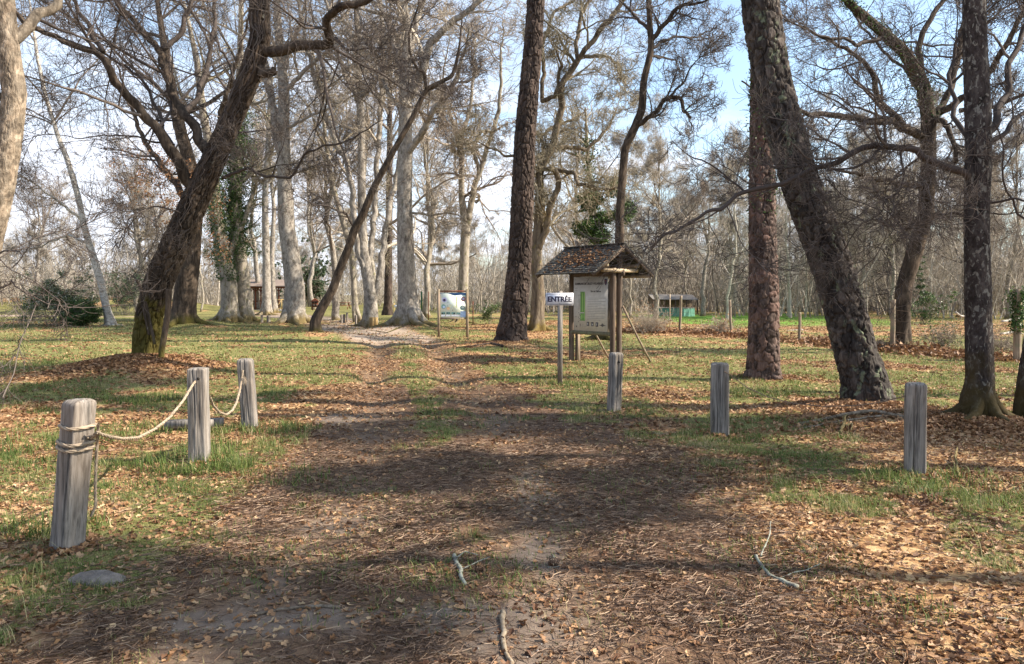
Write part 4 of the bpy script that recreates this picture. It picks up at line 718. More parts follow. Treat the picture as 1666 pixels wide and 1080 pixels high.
# ------------------------------------------------------------------ rope posts
def post(label, px, py, topx, topy, w, rz, seed, round_=6.0, dome=.02, cracks=(1.2, 2.6), hole=None, name='rope_post', mat='grey_wood', K=96, wdep=1.0, cat='post', group='weathered posts of the rope barrier', drel=1.0, Y=None):
    (gx, gy), Yb = g2(px, py)
    if Y: Yb = Y
    p = pt(px, py, Yb); p[2] = float(hgt(p[0], p[1])); t = pt(topx, topy, Yb); H = t[2] - p[2]; lean = (t[0] - p[0]) / H
    a = px2m(w, Yb) / 2; g = np.random.default_rng(seed); M_ = 70 if K > 50 else 14
    z = np.r_[np.linspace(-.12, H - dome, M_ - 7), H - dome + dome * np.array([.35, .6, .8, .92, .98, 1.0, 1.0])]; sc = np.r_[np.ones(M_ - 7), [.97, .9, .80, .66, .45, .2, .02]]
    th = np.arange(K) / K * 2 * math.pi; pr = a * .98 / (np.abs(np.cos(th)) ** round_ + np.abs(np.sin(th)) ** round_) ** (1 / round_)
    TH, Z = np.meshgrid(th, z); r = pr[None] * sc[:, None]
    gr = (fbm(TH * 14 + seed, Z * 2.2, seed) - .5) * .010 * drel + (fbm(TH * 1.5, Z * 3, seed + 2) - .5) * .012 * drel
    dk = np.zeros_like(r)
    for c0 in cracks:
        path = c0 + (fbm(z * 2.5, z * 0 + c0, seed) - .5) * .35; wd_ = .035 + .03 * fbm(z * 3, z * 0 + 5, seed); e = np.exp(-((TH - path[:, None] + math.pi) % (2 * math.pi) - math.pi) ** 2 / wd_[:, None] ** 2) * sst(.32, .5, fbm(z * 1.8, z * 0 + 9 + c0, seed))[:, None]
        gr -= e * .014 * drel; dk = np.maximum(dk, e * .5)
    r = np.maximum(r + gr * sc[:, None], .001); x = r * np.cos(TH); y = r * np.sin(TH) * wdep; cz, sz = math.cos(rz), math.sin(rz)
    v = np.stack([x * cz - y * sz + lean * Z, x * sz + y * cz, Z + (fbm(TH * 3, Z * 0, seed) - .5) * .02 * (sc[:, None] < .99) * sc[:, None]], -1)
    idx = np.arange(len(z) * K).reshape(len(z), K); q = np.stack([idx[:-1], np.roll(idx, -1, 1)[:-1], np.roll(idx, -1, 1)[1:], idx[1:]], -1).reshape(-1, 4)
    b = MB(); b.add(v.reshape(-1, 3), q=q, a=dk.ravel())
    o = b.build(name, M[mat]); o.location = p; tag(o, label, cat, group)
    if hole is not None:
        hx, hz, hr = hole; hb = MB(); thh = np.linspace(0, 6.283, 15)[:-1]; d = np.array([math.sin(-.0), -1, 0])
        hb.tubes(np.array([[lean * hz + hx, -a * 1.02, hz], [lean * hz + hx, -a * .9, hz]]), np.array([hr, hr]), 14, cap=True); hb.build('rope_hole', M['dark'], o)
    return o, p, H, lean, a
P1 = post('leaning square grey post wrapped with rope, nearest the viewer at the left', 109, 897, 130, 649, 40, R_(60), 1, 14, .035, (3.9, 2.2))
P2 = post('upright square grey post with a rope through its hole, middle one of the left three', 325, 757, 322, 598, 28.5, R_(6), 2, 14, .015, (4.5,), hole=(.035, .80, .013))
P3 = post('furthest of the three left posts, dark with a rounded top', 407, 697, 399, 583, 23.5, R_(4), 3, 6, .04, (4.8, 4.2), hole=(-.02, .7, .012))
P4 = post('knotty rounded grey post standing before the roofed notice board', 999, 667, 1003, 573, 20.5, R_(20), 4, 4, .05, (4.6, 5.2), hole=(.03, .68, .018), drel=1.5)
P5 = post('flat-topped pale grey cracked post left of the leaning pine', 1171, 708, 1171, 590, 29, R_(-12), 5, 10, .02, (4.75, 4.3), hole=(.06, .71, .014))
P6 = post('grey post with chamfered shoulders at the right, holding the end of the slack rope', 1488, 774, 1490, 622, 31, R_(-20), 6, 9, .03, (4.4, 5.3))
def rope(name, label, pts, r, mat='rope', twist=26, depth=None, cat='rope', lay=3):
    P = np.array(pts, float); L = np.linalg.norm(np.diff(P, axis=0), axis=1).sum(); n = int(max(60, L * 130)); C_ = resample(P, n, 1); T = np.gradient(C_, axis=0); T /= np.linalg.norm(T, axis=1, keepdims=True)
    U = np.cross(T, [0.13, .2, .97]); U /= np.linalg.norm(U, axis=1, keepdims=True); V = np.cross(T, U); s = np.linspace(0, L, n); b = MB()
    for k in range(lay):
        a = s * twist * .028 / max(r * 2, .004) + k * 2.094; b.tubes(C_ + (np.cos(a)[:, None] * U + np.sin(a)[:, None] * V) * r * .5, np.full(n, r * .58), 7, a=np.clip(rng.random() * .4 + .3 + 0 * np.repeat(s, 7) + (vn(np.repeat(s, 7) * 60, np.repeat(s, 7) * 0, k) - .5) * .6, 0, 1))
    g = np.random.default_rng(3); m = int(L * 160); i = (g.random(m) * (n - 1)).astype(int); d = g.normal(size=(m, 3)); d /= np.linalg.norm(d, axis=1, keepdims=True)
    h = np.stack([C_[i], C_[i] + d * r * 1.3, C_[i] + (d + T[i] * .8) * r * 1.9], 1); b.tubes(h, np.full((m, 3), r * .045), 3)
    o = b.build(name, M[mat]); tag(o, label, cat); return o
def wrap(p, lean, a, z, turns, rz, drop=0, rad=1.12, a0=0.0):
    t = np.linspace(0, turns * 2 * math.pi, int(26 * turns)) + a0; r = a * rad / (np.abs(np.cos(t - rz)) ** 5 + np.abs(np.sin(t - rz)) ** 5) ** .2
    zz_ = z + drop * (t - a0) / (2 * math.pi) + .012 * np.sin(t); return np.stack([p[0] + lean * (zz_) + r * np.cos(t), p[1] + r * np.sin(t), p[2] + zz_], 1)
o, p, H, ln, a = P1; rz = R_(60)
Yb = p[1]
w1 = wrap(p, ln, a, H - .155, .62, rz, -.03, 1.09, 3.5)
w2 = wrap(p, ln, a, H - .235, 2.3, rz, -.035, 1.13, 5.9)
s0 = [pt(163, 706, Yb - .02), pt(180, 711, Yb + .15), pt(200, 714, Yb + .55), pt(225, 712, Yb + 1.0), pt(252, 698, Yb + 1.4), pt(275, 680, Yb + 1.75), pt(298, 652, Yb + 2.05), pt(314, 625, Yb + 2.25), pt(319, 619, P2[1][1] - .06)]
rope('rope', 'thick hemp rope wound round the nearest left post and sagging to the middle one', np.vstack([w1[::-1][:0], w2, np.array([pt(158, 703, Yb - .1)]), s0]), .0108)
rope('rope', 'short loop of hemp rope tied around the head of the nearest left post', w1, .0108)
tail = [pt(160, 690, Yb - .05), pt(158, 720, Yb + .05), pt(156, 760, Yb + .08), pt(155, 800, Yb + .09), pt(156, 822, Yb + .1), pt(148, 840, Yb + .1)]
rope('rope', 'frayed rope end hanging down the back of the nearest left post', tail, .009, twist=18)
Y2, Y3 = P2[1][1], P3[1][1]
rope('rope', 'sagging rope between the middle and furthest of the left posts', [pt(341, 645, Y2 + .1), pt(347, 660, Y2 + .3), pt(357, 671, Y2 + .7), pt(368, 675, Y2 + 1.0), pt(378, 668, Y2 + 1.3), pt(385, 655, Y2 + 1.5), pt(390, 635, Y2 + 1.75), pt(394, 612, Y3 - .13), pt(395, 602, Y3 - .12)], .0125)
b = MB(); g = np.random.default_rng(9); q = pt(397, 614, Y3 - .14)
for k in range(26): d = g.normal(0, 1, 3) * [.5, .3, .5] + [.3, -.3, -.3]; b.tubes(np.array([q, q + d * .035, q + d * .06 + [0, 0, -.02]]), np.full(3, .0016), 3)
tag(b.build('rope_end', M['rope']), 'frayed knot of rope fibres on the furthest left post', 'rope end')
Y5, Y6 = P5[1][1], P6[1][1]
rope('rope', 'thin brown rope hanging slack from the pale cracked post to the right-hand post', [pt(1178, 604, Y5 - .12), pt(1190, 611, Y5 - .1), pt(1215, 630, Y5 - .25), pt(1250, 646, Y5 - .6), pt(1290, 656, Y5 - .9), pt(1340, 661, Y5 - 1.2), pt(1390, 660, Y5 - 1.5), pt(1430, 655, Y5 - 1.7), pt(1473, 644, Y6 - .02)], .005, 'wire', twist=8)
rope('rope', 'thin rope end dangling beside the right-hand post', [pt(1504, 646, Y6 + .05), pt(1508, 655, Y6 + .06), pt(1507, 680, Y6 + .06), pt(1507, 712, Y6 + .06)], .004, 'wire', twist=8)
# ------------------------------------------------------------------ roofed notice board
def text(body, name, size, mat, parent, loc, bold=0.0, sx=1.0, align='CENTER', sp_=1.0):
    cu = bpy.data.curves.new(name, 'FONT'); cu.body = body; cu.size = size; cu.align_x = align; cu.align_y = 'CENTER'; cu.offset = bold; cu.extrude = .0012; cu.space_character = sp_
    t = bpy.data.objects.new('tmp', cu); C.objects.link(t); dg = bpy.context.evaluated_depsgraph_get(); me = bpy.data.meshes.new_from_object(t.evaluated_get(dg)); bpy.data.objects.remove(t)
    me.name = name; me.materials.clear(); me.materials.append(M[mat]); o = bpy.data.objects.new(name, me); C.objects.link(o); o.parent = parent; o.location = loc; o.rotation_euler = (math.pi / 2, 0, 0); o.scale = (sx, 1, 1); return o
FL = np.array([1.455, 18.6]); FR = np.array([2.30, 17.4]); mid = (FL + FR) / 2; d = FR - FL; ang = math.atan2(d[1], d[0]); hl = np.linalg.norm(d) / 2
K0 = empty('notice_board', (mid[0], mid[1], float(hgt(*mid))), ang); tag(K0, 'wooden notice board under a shingled gable roof, with a village map panel', 'notice board')
for sx_ in (-1, 1):
    for y_, h in ((0, 2.22), (.20, 2.62)):
        b = MB(); zc = np.linspace(-.3, h, 24); b.tubes(np.stack([sx_ * hl + (fbm(zc, zc * 0, 3) - .5) * .012, np.full(24, y_), zc], 1), np.full(24, .064), 20, cap=True, disp=lambda th, P, Rr: ((fbm(np.tile(th, (24, 1)) * 6, np.tile(zc[:, None], (1, 20)) * 2, 4) - .5) * .014)[None], a=0.0); b.build('post', M['brown_wood'], K0)
zR, zE, yc = 2.74, 2.08, .10; xl, xr = -1.10, 1.02
b = MB(); b.box((0, 0, 2.10), (2 * hl - .12, .07, .13)); b.box((0, .20, 2.10), (2 * hl + .3, .06, .12)); b.build('top_rail', M['brown_wood'], K0)
b = MB(); b.tubes(np.array([[-hl - .02, -.01, .70], [0, -.01, .70], [hl + .02, -.01, .70]]), np.full(3, .05), 14, cap=True, a=0.0); b.build('bottom_rail', M['mossy_wood'], K0)
for x_ in (-hl - .10, hl + .10):
    b = MB(); b.tubes(np.array([[x_, -.42, 2.16], [x_, .1, 2.15], [x_, .66, 2.16]]), np.full(3, .045), 14, cap=True, a=0.0); b.build('tie_log', M['bare_log'], K0)
for y_, z_ in ((yc, zR - .13), (yc - .48, zR - .13 - .48 * .72), (yc + .48, zR - .13 - .48 * .72), (yc + .84, zE - .04)):
    b = MB(); b.tubes(np.array([[xl + .08, y_, z_], [0, y_, z_], [xr - .05, y_, z_]]), np.full(3, .042), 12, cap=True, a=0.0); b.build('purlin', M['tan_wood'], K0)
for x_ in (xl + .06, xr - .03):
    for sg in (-1, 1): b = MB(); b.beam((x_, yc, zR - .045), (x_, yc + sg * .93, zE - .045), .04, .085); b.build('rafter', M['brown_wood'], K0)
for x_ in (-hl, hl): b = MB(); b.tubes(np.array([[x_ + .07, .24, 1.34], [x_ + .08, .72, .6], [x_ + .09, 1.22, -.1]]), np.full(3, .026), 10, cap=True, a=0.0); b.build('brace', M['tan_wood'], K0)
b = MB(); b.box((-hl + .13, .10, .28), (.05, .05, .85)); b.build('prop_post', M['tan_wood'], K0)
b = MB(); g = np.random.default_rng(2)
for sg in (-1, 1):
    nrm = np.array([0, sg * (zR - zE), .92]); nrm /= np.linalg.norm(nrm); dn = np.array([0, sg * .92, zE - zR]); Ls_ = np.linalg.norm(dn); dn /= Ls_
    b.add([np.array([x_, yc, zR]) + dn * s_ + nrm * o_ for x_ in (xl, xr) for s_ in (0, Ls_) for o_ in (-.012, .004)], q=[[0, 1, 3, 2], [4, 6, 7, 5], [0, 4, 5, 1], [2, 3, 7, 6], [0, 2, 6, 4], [1, 5, 7, 3]], a=.1)
    rows = 15
    for i in range(rows):
        x = xl
        while x < xr:
            w = min(g.uniform(.07, .17), xr - x + .01); s0_, s1_ = max(0, Ls_ * i / rows - .02), Ls_ * (i + 1) / rows + .012 + g.normal(0, .008); o1 = .006 + g.random() * .004; o2 = .022 + g.random() * .012
            v = [np.array([xx, yc, zR]) + dn * ss + nrm * oo for xx in (x, x + w - .004) for ss, oo in ((s0_, o1), (s1_, o2), (s0_, o1 - .004), (s1_, o2 - .012))]
            b.add(v, q=[[0, 4, 5, 1], [2, 3, 7, 6], [1, 5, 7, 3], [0, 1, 3, 2], [4, 6, 7, 5]], a=g.random()); x += w
b.build('roof', M['shingle'], K0, smooth=False)
b = MB(); b.beam((xl - .01, yc, zR + .02), (xr + .01, yc, zR + .02), .14, .03); b.build('ridge_cap', M['shingle'], K0)
g = np.random.default_rng(8); n = 520; lx = np.clip(g.normal(.0, .5, n), xl, xr); ls = np.clip(np.abs(g.normal(.45, .22, n)), .02, .9); b = MB(); leaves(b, lx, yc - ls, zR - ls * .72 + .03, .045 + .04 * g.random(n), .3, False, g.random(n) * .6); o = b.build('fallen_leaves', M['litter'], K0, smooth=False)
cc = MB(); ww, z0, z1 = 2 * hl - .26, .745, 2.02; cc.box((0, -.035, (z0 + z1) / 2), (ww, .012, z1 - z0)); pan = cc.build('information_panel', M['panel'], K0)
yf = -.0425; zc_ = lambda f: z1 - f * (z1 - z0); xc_ = lambda f: -ww / 2 + f * ww
text('COMMUNE DE CRUZY VOLABREAU', 'title_lettering', .068, 'ink', pan, (xc_(.46), yf, zc_(.125)), .0022, .94)
text('Vue du Château', 'subtitle_lettering', .062, 'ink', pan, (xc_(.66), yf, zc_(.265)), .0018, .9)
def decal(name, mat, parent, rects, y=None, th=.0015):
    b = MB()
    for x0, x1, f0, f1 in rects: b.box(((xc_(x0) + xc_(x1)) / 2, (yf if y is None else y), (zc_(f0) + zc_(f1)) / 2), ((x1 - x0) * ww, th, (f1 - f0) * (z1 - z0)))
    return b.build(name, M[mat], parent, smooth=False)
g = np.random.default_rng(4)
decal('printed_text', 'textgrey', pan, [(.42, .42 + .54 * v, .385 + .031 * i, .393 + .031 * i) for i, v in enumerate([.98, .6, .97, .75, .95, .55, .98, .92, .97, .94, .4, .97, .9, .7])] + [(.03, .12, .20, .208), (.03, .11, .24, .247), (.04, .10, .735, .742), (.26, .40, .912, .917), (.26, .33, .888, .893)])
decal('printed_green_park', 'pgreen', pan, [(.205, .335, .27, .655), (.205, .34, .675, .815)])
decal('printed_paths', 'pgreen2', pan, [(.262, .285, .30, .64), (.325, .345, .29, .80), (.235, .26, .70, .79), (.28, .30, .69, .76)], y=yf - .002)
decal('printed_marks', 'ink', pan, [(.155, .158, .34, .62), (.13, .22, .332, .337), (.18, .183, .40, .60)] + [(.145 + .02 * (i % 3), .165 + .02 * (i % 3), .66 + .028 * i, .672 + .028 * i) for i in range(7)] + [(.19, .215, .875, .89), (.19, .215, .905, .92), (.08, .10, .91, .94)])
decal('pictogram', 'ink', pan, [(.40, .468, .83, .905), (.532, .600, .832, .908), (.664, .735, .834, .912)])
decal('pictogram_figure', 'panel', pan, [(.423, .443, .845, .89), (.556, .568, .85, .895), (.572, .584, .865, .89), (.684, .694, .85, .895), (.70, .716, .85, .858), (.70, .716, .875, .883)], y=yf - .003)
b = MB(); cxx, czz = xc_(.86), zc_(.885)
b.box((cxx, yf, czz), (.17 * ww, .0015, .014)); 
for k in range(18): t0 = k / 18 * 6.283; b.box((cxx + .032 * math.cos(t0), yf - .002, czz + .005 + .032 * math.sin(t0)), (.012, .0015, .012))
b.box((cxx, yf - .002, czz + .01), (.018, .0015, .03)); b.build('emblem', M['ink'], pan, smooth=False)
b = MB(); cxx, czz = xc_(.945), zc_(.10); sh = [(-.045, .075), (.045, .075), (.045, -.02), (.03, -.05), (0, -.072), (-.03, -.05), (-.045, -.02)]
v = [(cxx + x_, yf - .001, czz + z_) for x_, z_ in sh] + [(cxx, yf - .001, czz)]; b.add(v, t=[[7, i, (i + 1) % 7] for i in range(7)]); b.build('crest', M['navy'], pan, smooth=False)
decal('crest_bars', 'pred', pan, [(.925, .965, .075, .083), (.93, .96, .115, .122)], y=yf - .003)
# ------------------------------------------------------------------ entrance sign
p = pt(911, 628, 13.2); p[2] = float(hgt(p[0], p[1])); Z = empty('entrance_sign', p, R_(-6)); tag(Z, 'white ENTRÉE sign on a square grey-brown wooden post', 'sign')
b = MB(); b.box((0, .02, .78), (.085, .085, 1.72)); b.build('post', M['grey_wood'], Z)
zs = 1.6 - 8.5 / CF * 13.2 - p[2]; b = MB(); b.box((-.01, -.032, zs), (.475, .006, .215)); bd = b.build('sign_plate', M['white'], Z)
b = MB()
for s_ in (-1, 1): b.box((-.01, -.0365, zs + s_ * .089), (.445, .002, .008)); b.box((-.01 + s_ * .2185, -.0365, zs), (.008, .002, .170))
b.build('border', M['navy'], bd, smooth=False)
text('ENTRÉE', 'lettering', .122, 'navy', bd, (-.01, -.036, zs - .004), .0055, .98)
b = MB()
for s_ in (-1, 1): b.tubes(np.array([[-.01, -.034, zs + s_ * .078], [-.01, -.04, zs + s_ * .078]]), np.full(2, .005), 10, cap=True)
b.build('screw', M['dark'], bd)
# ------------------------------------------------------------------ blue and white notice board
YB = 28.3; pl, pr_ = pt(714, 548, YB), pt(760, 549, YB - .1); z0b = float(hgt(*pl[:2])); BB = empty('notice_board', (pl[0], pl[1], z0b)); tag(BB, 'small framed board with a blue-headed printed map, left of the middle pine', 'notice board')
W_ = pr_[0] - pl[0]; tz = pt(714, 470, YB)[2] - z0b
for x_ in (0, W_): b = MB(); b.box((x_, 0, tz / 2 - .1), (.095, .095, tz + .2)); b.build('post', M['tan_wood'], BB)
zt, zb_ = pt(0, 474.5, YB)[2] - z0b, pt(0, 518, YB)[2] - z0b
b = MB(); b.box((W_ / 2, 0, zt + .02), (W_ - .095, .07, .05)); b.build('top_rail', M['red_wood'], BB); b = MB(); b.box((W_ / 2, 0, zb_), (W_ - .095, .07, .055)); b.build('bottom_rail', M['tan_wood'], BB)
pw_, phh = W_ - .10, zt - zb_ - .07; b = MB(); b.box((W_ / 2, -.01, (zt + zb_) / 2 - .005), (pw_, .012, phh)); PN = b.build('map_panel', M['map'], BB)
yy = -.0185; X_ = lambda f: W_ / 2 - pw_ / 2 + f * pw_; Z_ = lambda f: (zt + zb_) / 2 - .005 + phh / 2 - f * phh
b = MB(); n = 24; top = [(X_(t), yy, Z_(0)) for t in np.linspace(0, 1, n)]; bot = [(X_(t), yy, Z_(.03 + .07 * float(sst(.3, .6, t)) - .015 * math.sin(t * 9))) for t in np.linspace(0, 1, n)]
b.add(top + bot, q=[[i, i + n, i + n + 1, i + 1] for i in range(n - 1)]); b.build('blue_heading', M['blue'], PN, smooth=False)
def disc(f0, f1, rx, mat, nm='round_photo', dy=0):
    b = MB(); n = 20; th = np.arange(n) / n * 6.283; r = rx * pw_; b.add([(X_(f0) + r * math.cos(t), yy - dy, Z_(f1) + r * .95 * math.sin(t)) for t in th] + [(X_(f0), yy - dy, Z_(f1))], t=[[n, i, (i + 1) % n] for i in range(n)]); b.build(nm, M[mat], PN, smooth=False)
for a_ in ((.17, .28, .10, 'lav'), (.90, .25, .095, 'pred'), (.13, .55, .09, 'pteal'), (.32, .63, .065, 'porange'), (.87, .60, .095, 'pteal')): disc(*a_)
disc(.17, .29, .055, 'navy', 'photo_detail', .002); disc(.90, .245, .05, 'lav', 'photo_detail', .002); disc(.15, .57, .05, 'lblue', 'photo_detail', .002); disc(.88, .58, .05, 'map', 'photo_detail', .002)
def rect(nm, mat, rs, dy=0.0):
    b = MB(); [b.box(((X_(x0) + X_(x1)) / 2, yy - dy, (Z_(a0) + Z_(a1)) / 2), ((x1 - x0) * pw_, .001, (a1 - a0) * phh)) for x0, x1, a0, a1 in rs]; b.build(nm, M[mat], PN, smooth=False)
rect('caption_panel', 'lblue', [(.79, .995, .74, .97)]); rect('photo_strip', 'pteal', [(.05, .20, .77, .87), (.24, .40, .77, .87), (.44, .60, .78, .87), (.64, .78, .79, .87)], .001); rect('caption', 'white', [(.04, .20, .88, .95), (.24, .40, .88, .95), (.44, .78, .88, .95)], .001)
rect('strip_silhouette', 'ink', [(.06, .12, .80, .85), (.14, .19, .81, .84), (.26, .32, .79, .84), (.34, .39, .80, .83), (.52, .58, .80, .86), (.30, .312, .36, .40), (.28, .29, .50, .54), (.48, .492, .68, .72)], .002); rect('map_route', 'pyellow', [(.36, .46, .48, .50), (.50, .60, .55, .57), (.35, .42, .55, .565), (.62, .66, .15, .60)], .001)
# ------------------------------------------------------------------ small stakes, bin and fence
def stake(label, px, py, tx, ty, w, mat='grey_wood', group=None, seed=1, name='wooden_stake', cat='stake', round_=5): 
    return post(label, px, py, tx, ty, w, seed * .7, seed, round_, .03, (4.4,), None, name, mat, 24, 1.0, cat, group)
for i, (px, py, tx, ty, w, l) in enumerate(((555.8, 527, 556, 511.5, 3.4, 'left one of the pair of short grey stakes right of the thin leaning tree'), (559.8, 526.3, 560, 511, 3.4, 'right one of the pair of short grey stakes right of the thin leaning tree'), (565, 523.5, 564.6, 508.5, 3.2, 'taller stake just behind the pair of short grey ones'), (579, 528.6, 579, 512.5, 3.2, 'lone short stake left of the multi-stemmed tree'),
        (426, 527, 426, 512, 4, 'darker stake in front of the slim pale trunk'), (437, 527.5, 437, 513, 5, 'pale split stake in front of the slim pale trunk'), (414, 521, 412, 510, 3.5, 'leaning stake at the foot of the ivy-clad twin trees'))): stake(l, px, py, tx, ty, w, seed=i + 1, group='short stakes beside the far path')
# log-clad bin
Yn = 37.0; p = pt(608, 531, Yn - .5); p[2] = float(hgt(*p[:2])) - .02; bn = empty('litter_bin', p); tag(bn, 'round bin clad in upright yellow half logs beside the pale multi-stemmed tree', 'bin'); b = MB()
for k in range(16): t = k / 16 * 6.283; b.tubes(np.array([[.17 * math.cos(t), .17 * math.sin(t), 0], [.17 * math.cos(t), .17 * math.sin(t), .52]]), np.full(2, .034), 8, cap=True)
b.build('log_cladding', M['yellow_wood'], bn); b = MB(); b.tubes(np.array([[0, 0, .02], [0, 0, .49]]), np.full(2, .145), 16, cap=True); b.build('liner', M['dark'], bn)
# wire fence along the right
fp = [(1008, 541, 486, 3), (1106, 541, 481, 4.6), (1190, 546, 488, 4.5), (1301, 560, 508, 5), (1452, 572, 487, 8), (1655, 588, 470, 12)]
FN = empty('wire_fence', (0, 0, 0)); tag(FN, 'rough timber posts with rusty wire along the edge of the wood at the right', 'fence'); FT = []
g = np.random.default_rng(6)
Yf = [32, 31, 29, 25.5, 21.0, 18.4]
for (px, py, ty, w), Y in zip(fp, Yf):
    p = pt(px, py, Y); p[2] = float(hgt(*p[:2])); t = pt(px + g.normal(0, 1.2), ty, Y); H = t[2] - p[2]; b = MB(); m = 14; tt = np.linspace(0, 1, m)[:, None]; q = p + (t - p) * tt + np.stack([(fbm(tt[:, 0] * 3, tt[:, 0] * 0 + px, 2) - .5) * .05, 0 * tt[:, 0], 0 * tt[:, 0]], 1); q[0, 2] -= .2
    b.tubes(q, np.full(m, px2m(w, Y) / 2) * (1 - .1 * tt[:, 0]), 12, cap=True, a=0.0); o = b.build('fence_post', M['tan_wood'], FN); FT.append((p, H))
    if px == 1655:
        Q_ = np.c_[q, np.full(m, .09)]; ivy(FN, Q_, np.zeros(3), p[2] + .75, p[2] + H + .1, 1400, .07, .06, seed=2)
for k in range(4):
    b = MB()
    for (pa, ha), (pb, hb) in zip(FT[:-1], FT[1:]):
        a_, c_ = pa + [0, 0, .25 + .3 * k], pb + [0, 0, .25 + .3 * k]; t = np.linspace(0, 1, 9)[:, None]; q = a_ + (c_ - a_) * t; q[:, 2] -= .04 * np.sin(t[:, 0] * math.pi) * (1 + k % 2); b.tubes(q, np.full(9, .004), 4)
    b.build('wire', M['wire'], FN)
for i, (px, py, ty, Y, w, mat, l) in enumerate(((686, 506, 474, 52, 2.4, 'green_paint', 'tall thin green metal post right of the biggest pale trunk'), (769.5, 524, 490, 40, 1.6, 'red_wood', 'thin dark rod right of the blue and white notice board'), (697, 512, 474, 47, 1.6, 'red_wood', 'thin brown rod left of the blue and white notice board'), (1090, 530, 478, 34, 1.6, 'bare_log', 'thin pale pole in front of the green tarpaulin'), (1362, 552, 500, 27, 2.5, 'tan_wood', 'short stake behind the leaning pine'), (885, 510, 470, 52, 2, 'tan_wood', 'thin pole right of the gnarled oak'))):
    p = pt(px, py, Y); p[2] = float(hgt(*p[:2])); t = pt(px, ty, Y); b = MB(); b.tubes(np.array([p - [0, 0, .2], (p + t) / 2, t]), np.full(3, px2m(w, Y) / 2), 8, cap=True, a=0.0); tag(b.build('thin_post', M[mat], None, p), l, 'post')
# ------------------------------------------------------------------ shelter, insect house, tarpaulin, shed
def at(px, py, Y): p = pt(px, py, Y); p[2] = float(hgt(*p[:2])); return p
YS = 74; p = at(430, 503, YS); SH = empty('picnic_shelter', p, R_(-4)); tag(SH, 'open timber shelter with a brown roof and yellow railing beyond the clearing', 'shelter'); u = YS / CF
x0, x1 = (384 - 430) * u, (470 - 430) * u; zf = .12; ze = (502 - 463) * u; zr = (502 - 455.5) * u
b = MB(); b.box(((x0 + x1) / 2, 1.6, zf / 2), (x1 - x0 - .3, 3.6, zf)); b.build('floor_deck', M['sheet'], SH)
for px in (386, 415, 424, 454, 467):
    for yy_ in (.1, 3.1): b = MB(); b.box(((px - 430) * u, yy_, (zf + ze) / 2), (.11, .11, ze - zf)); b.beam(((px - 430) * u, yy_, ze - .45), ((px - 430) * u - .38, yy_, ze - .05), .07); b.beam(((px - 430) * u, yy_ + .003, ze - .45), ((px - 430) * u + .38, yy_ + .003, ze - .05), .07); b.build('post', M['red_wood'], SH)
b = MB(); b.box(((x0 + x1) / 2, .1, ze), (x1 - x0, .12, .16)); b.box(((x0 + x1) / 2, 3.1, ze), (x1 - x0, .12, .16)); b.build('eave_beam', M['red_wood'], SH)
b = MB(); b.add([(x0 - .3, -.35, ze + .10), (x1 + .3, -.35, ze + .10), (x1 - .2, 1.6, zr + .30), (x0 + .2, 1.6, zr + .30), (x1 + .3, 3.55, ze + .10), (x0 - .3, 3.55, ze + .10), (x0 - .3, -.35, ze + .03), (x1 + .3, -.35, ze + .03), (x1 + .3, 3.55, ze + .03), (x0 - .3, 3.55, ze + .03)], q=[[0, 1, 2, 3], [3, 2, 4, 5], [0, 6, 7, 1], [5, 4, 8, 9], [6, 9, 8, 7]], t=[[0, 3, 5], [0, 5, 9], [0, 9, 6], [1, 4, 2], [1, 8, 4], [1, 7, 8]])
b.build('roof', flat('brown_roof', (.22, .17, .14), .8), SH, smooth=False)
b = MB(); xa, xb_ = (440 - 430) * u, (469 - 430) * u; b.box(((xa + xb_) / 2, -.06, zf + .98), (xb_ - xa, .05, .08)); b.box(((xa + xb_) / 2, -.06, zf + .12), (xb_ - xa, .05, .06))
for t in np.linspace(0, 1, 4): b.box((xa + (xb_ - xa) * t, -.06, zf + .5), (.07, .07, 1.02))
for k in range(3): xk = xa + (xb_ - xa) * k / 3; b.beam((xk, -.063, zf + .12), (xk + (xb_ - xa) / 3, -.063, zf + .95), .05)
b.build('railing', M['yellow_wood'], SH)
p = at(408, 502, YS + 1); TB = empty('picnic_table', p + [0, 0, .12]); tag(TB, 'dark red picnic table under the left end of the timber shelter', 'table')
def ptable(root, mat, s=1.0):
    b = MB(); b.box((0, 0, .74 * s), (1.6 * s, .75 * s, .05)); b.build('table_top', M[mat], root)
    for sy in (-1, 1): b = MB(); b.box((0, sy * .65 * s, .45 * s), (1.6 * s, .26 * s, .045)); b.build('bench', M[mat], root)
    for sx_ in (-1, 1): b = MB(); b.beam((sx_ * .6 * s, -.6 * s, 0), (sx_ * .6 * s, .25 * s, .72 * s), .07); b.beam((sx_ * .6 * s + .08, .6 * s, 0), (sx_ * .6 * s + .08, -.25 * s, .72 * s), .07); b.build('leg', M[mat], root)
ptable(TB, 'red_wood')
p = at(558, 500, 84); T2 = empty('picnic_table', p); tag(T2, 'small dark picnic table in the far clearing right of the insect house', 'table'); ptable(T2, 'red_wood')
p = at(512.5, 499, 78); IH = empty('insect_house', p, R_(8)); tag(IH, 'little red-brown gabled insect house standing in the far clearing', 'insect house'); u = 78 / CF; w = 10 * u
b = MB(); b.box((0, 0, .62), (w, .25, .62)); b.build('body', M['red_wood'], IH)
b = MB(); b.beam((0, 0, 1.22), (-w * .68, 0, .88), .45, .05); b.beam((0, .003, 1.22), (w * .68, .003, .88), .45, .05); b.build('roof', M['red_wood'], IH)
b = MB(); b.add([(-w / 2, -.12, .93), (w / 2, -.12, .93), (0, -.12, 1.2)], t=[[0, 1, 2]]); b.build('gable', M['pred'], IH)
b = MB(); [b.box((sx_ * w * .22, -.13, z_), (w * .34, .02, .2)) for sx_ in (-1, 1) for z_ in (.5, .8)]; b.build('compartment', M['dark'], IH)
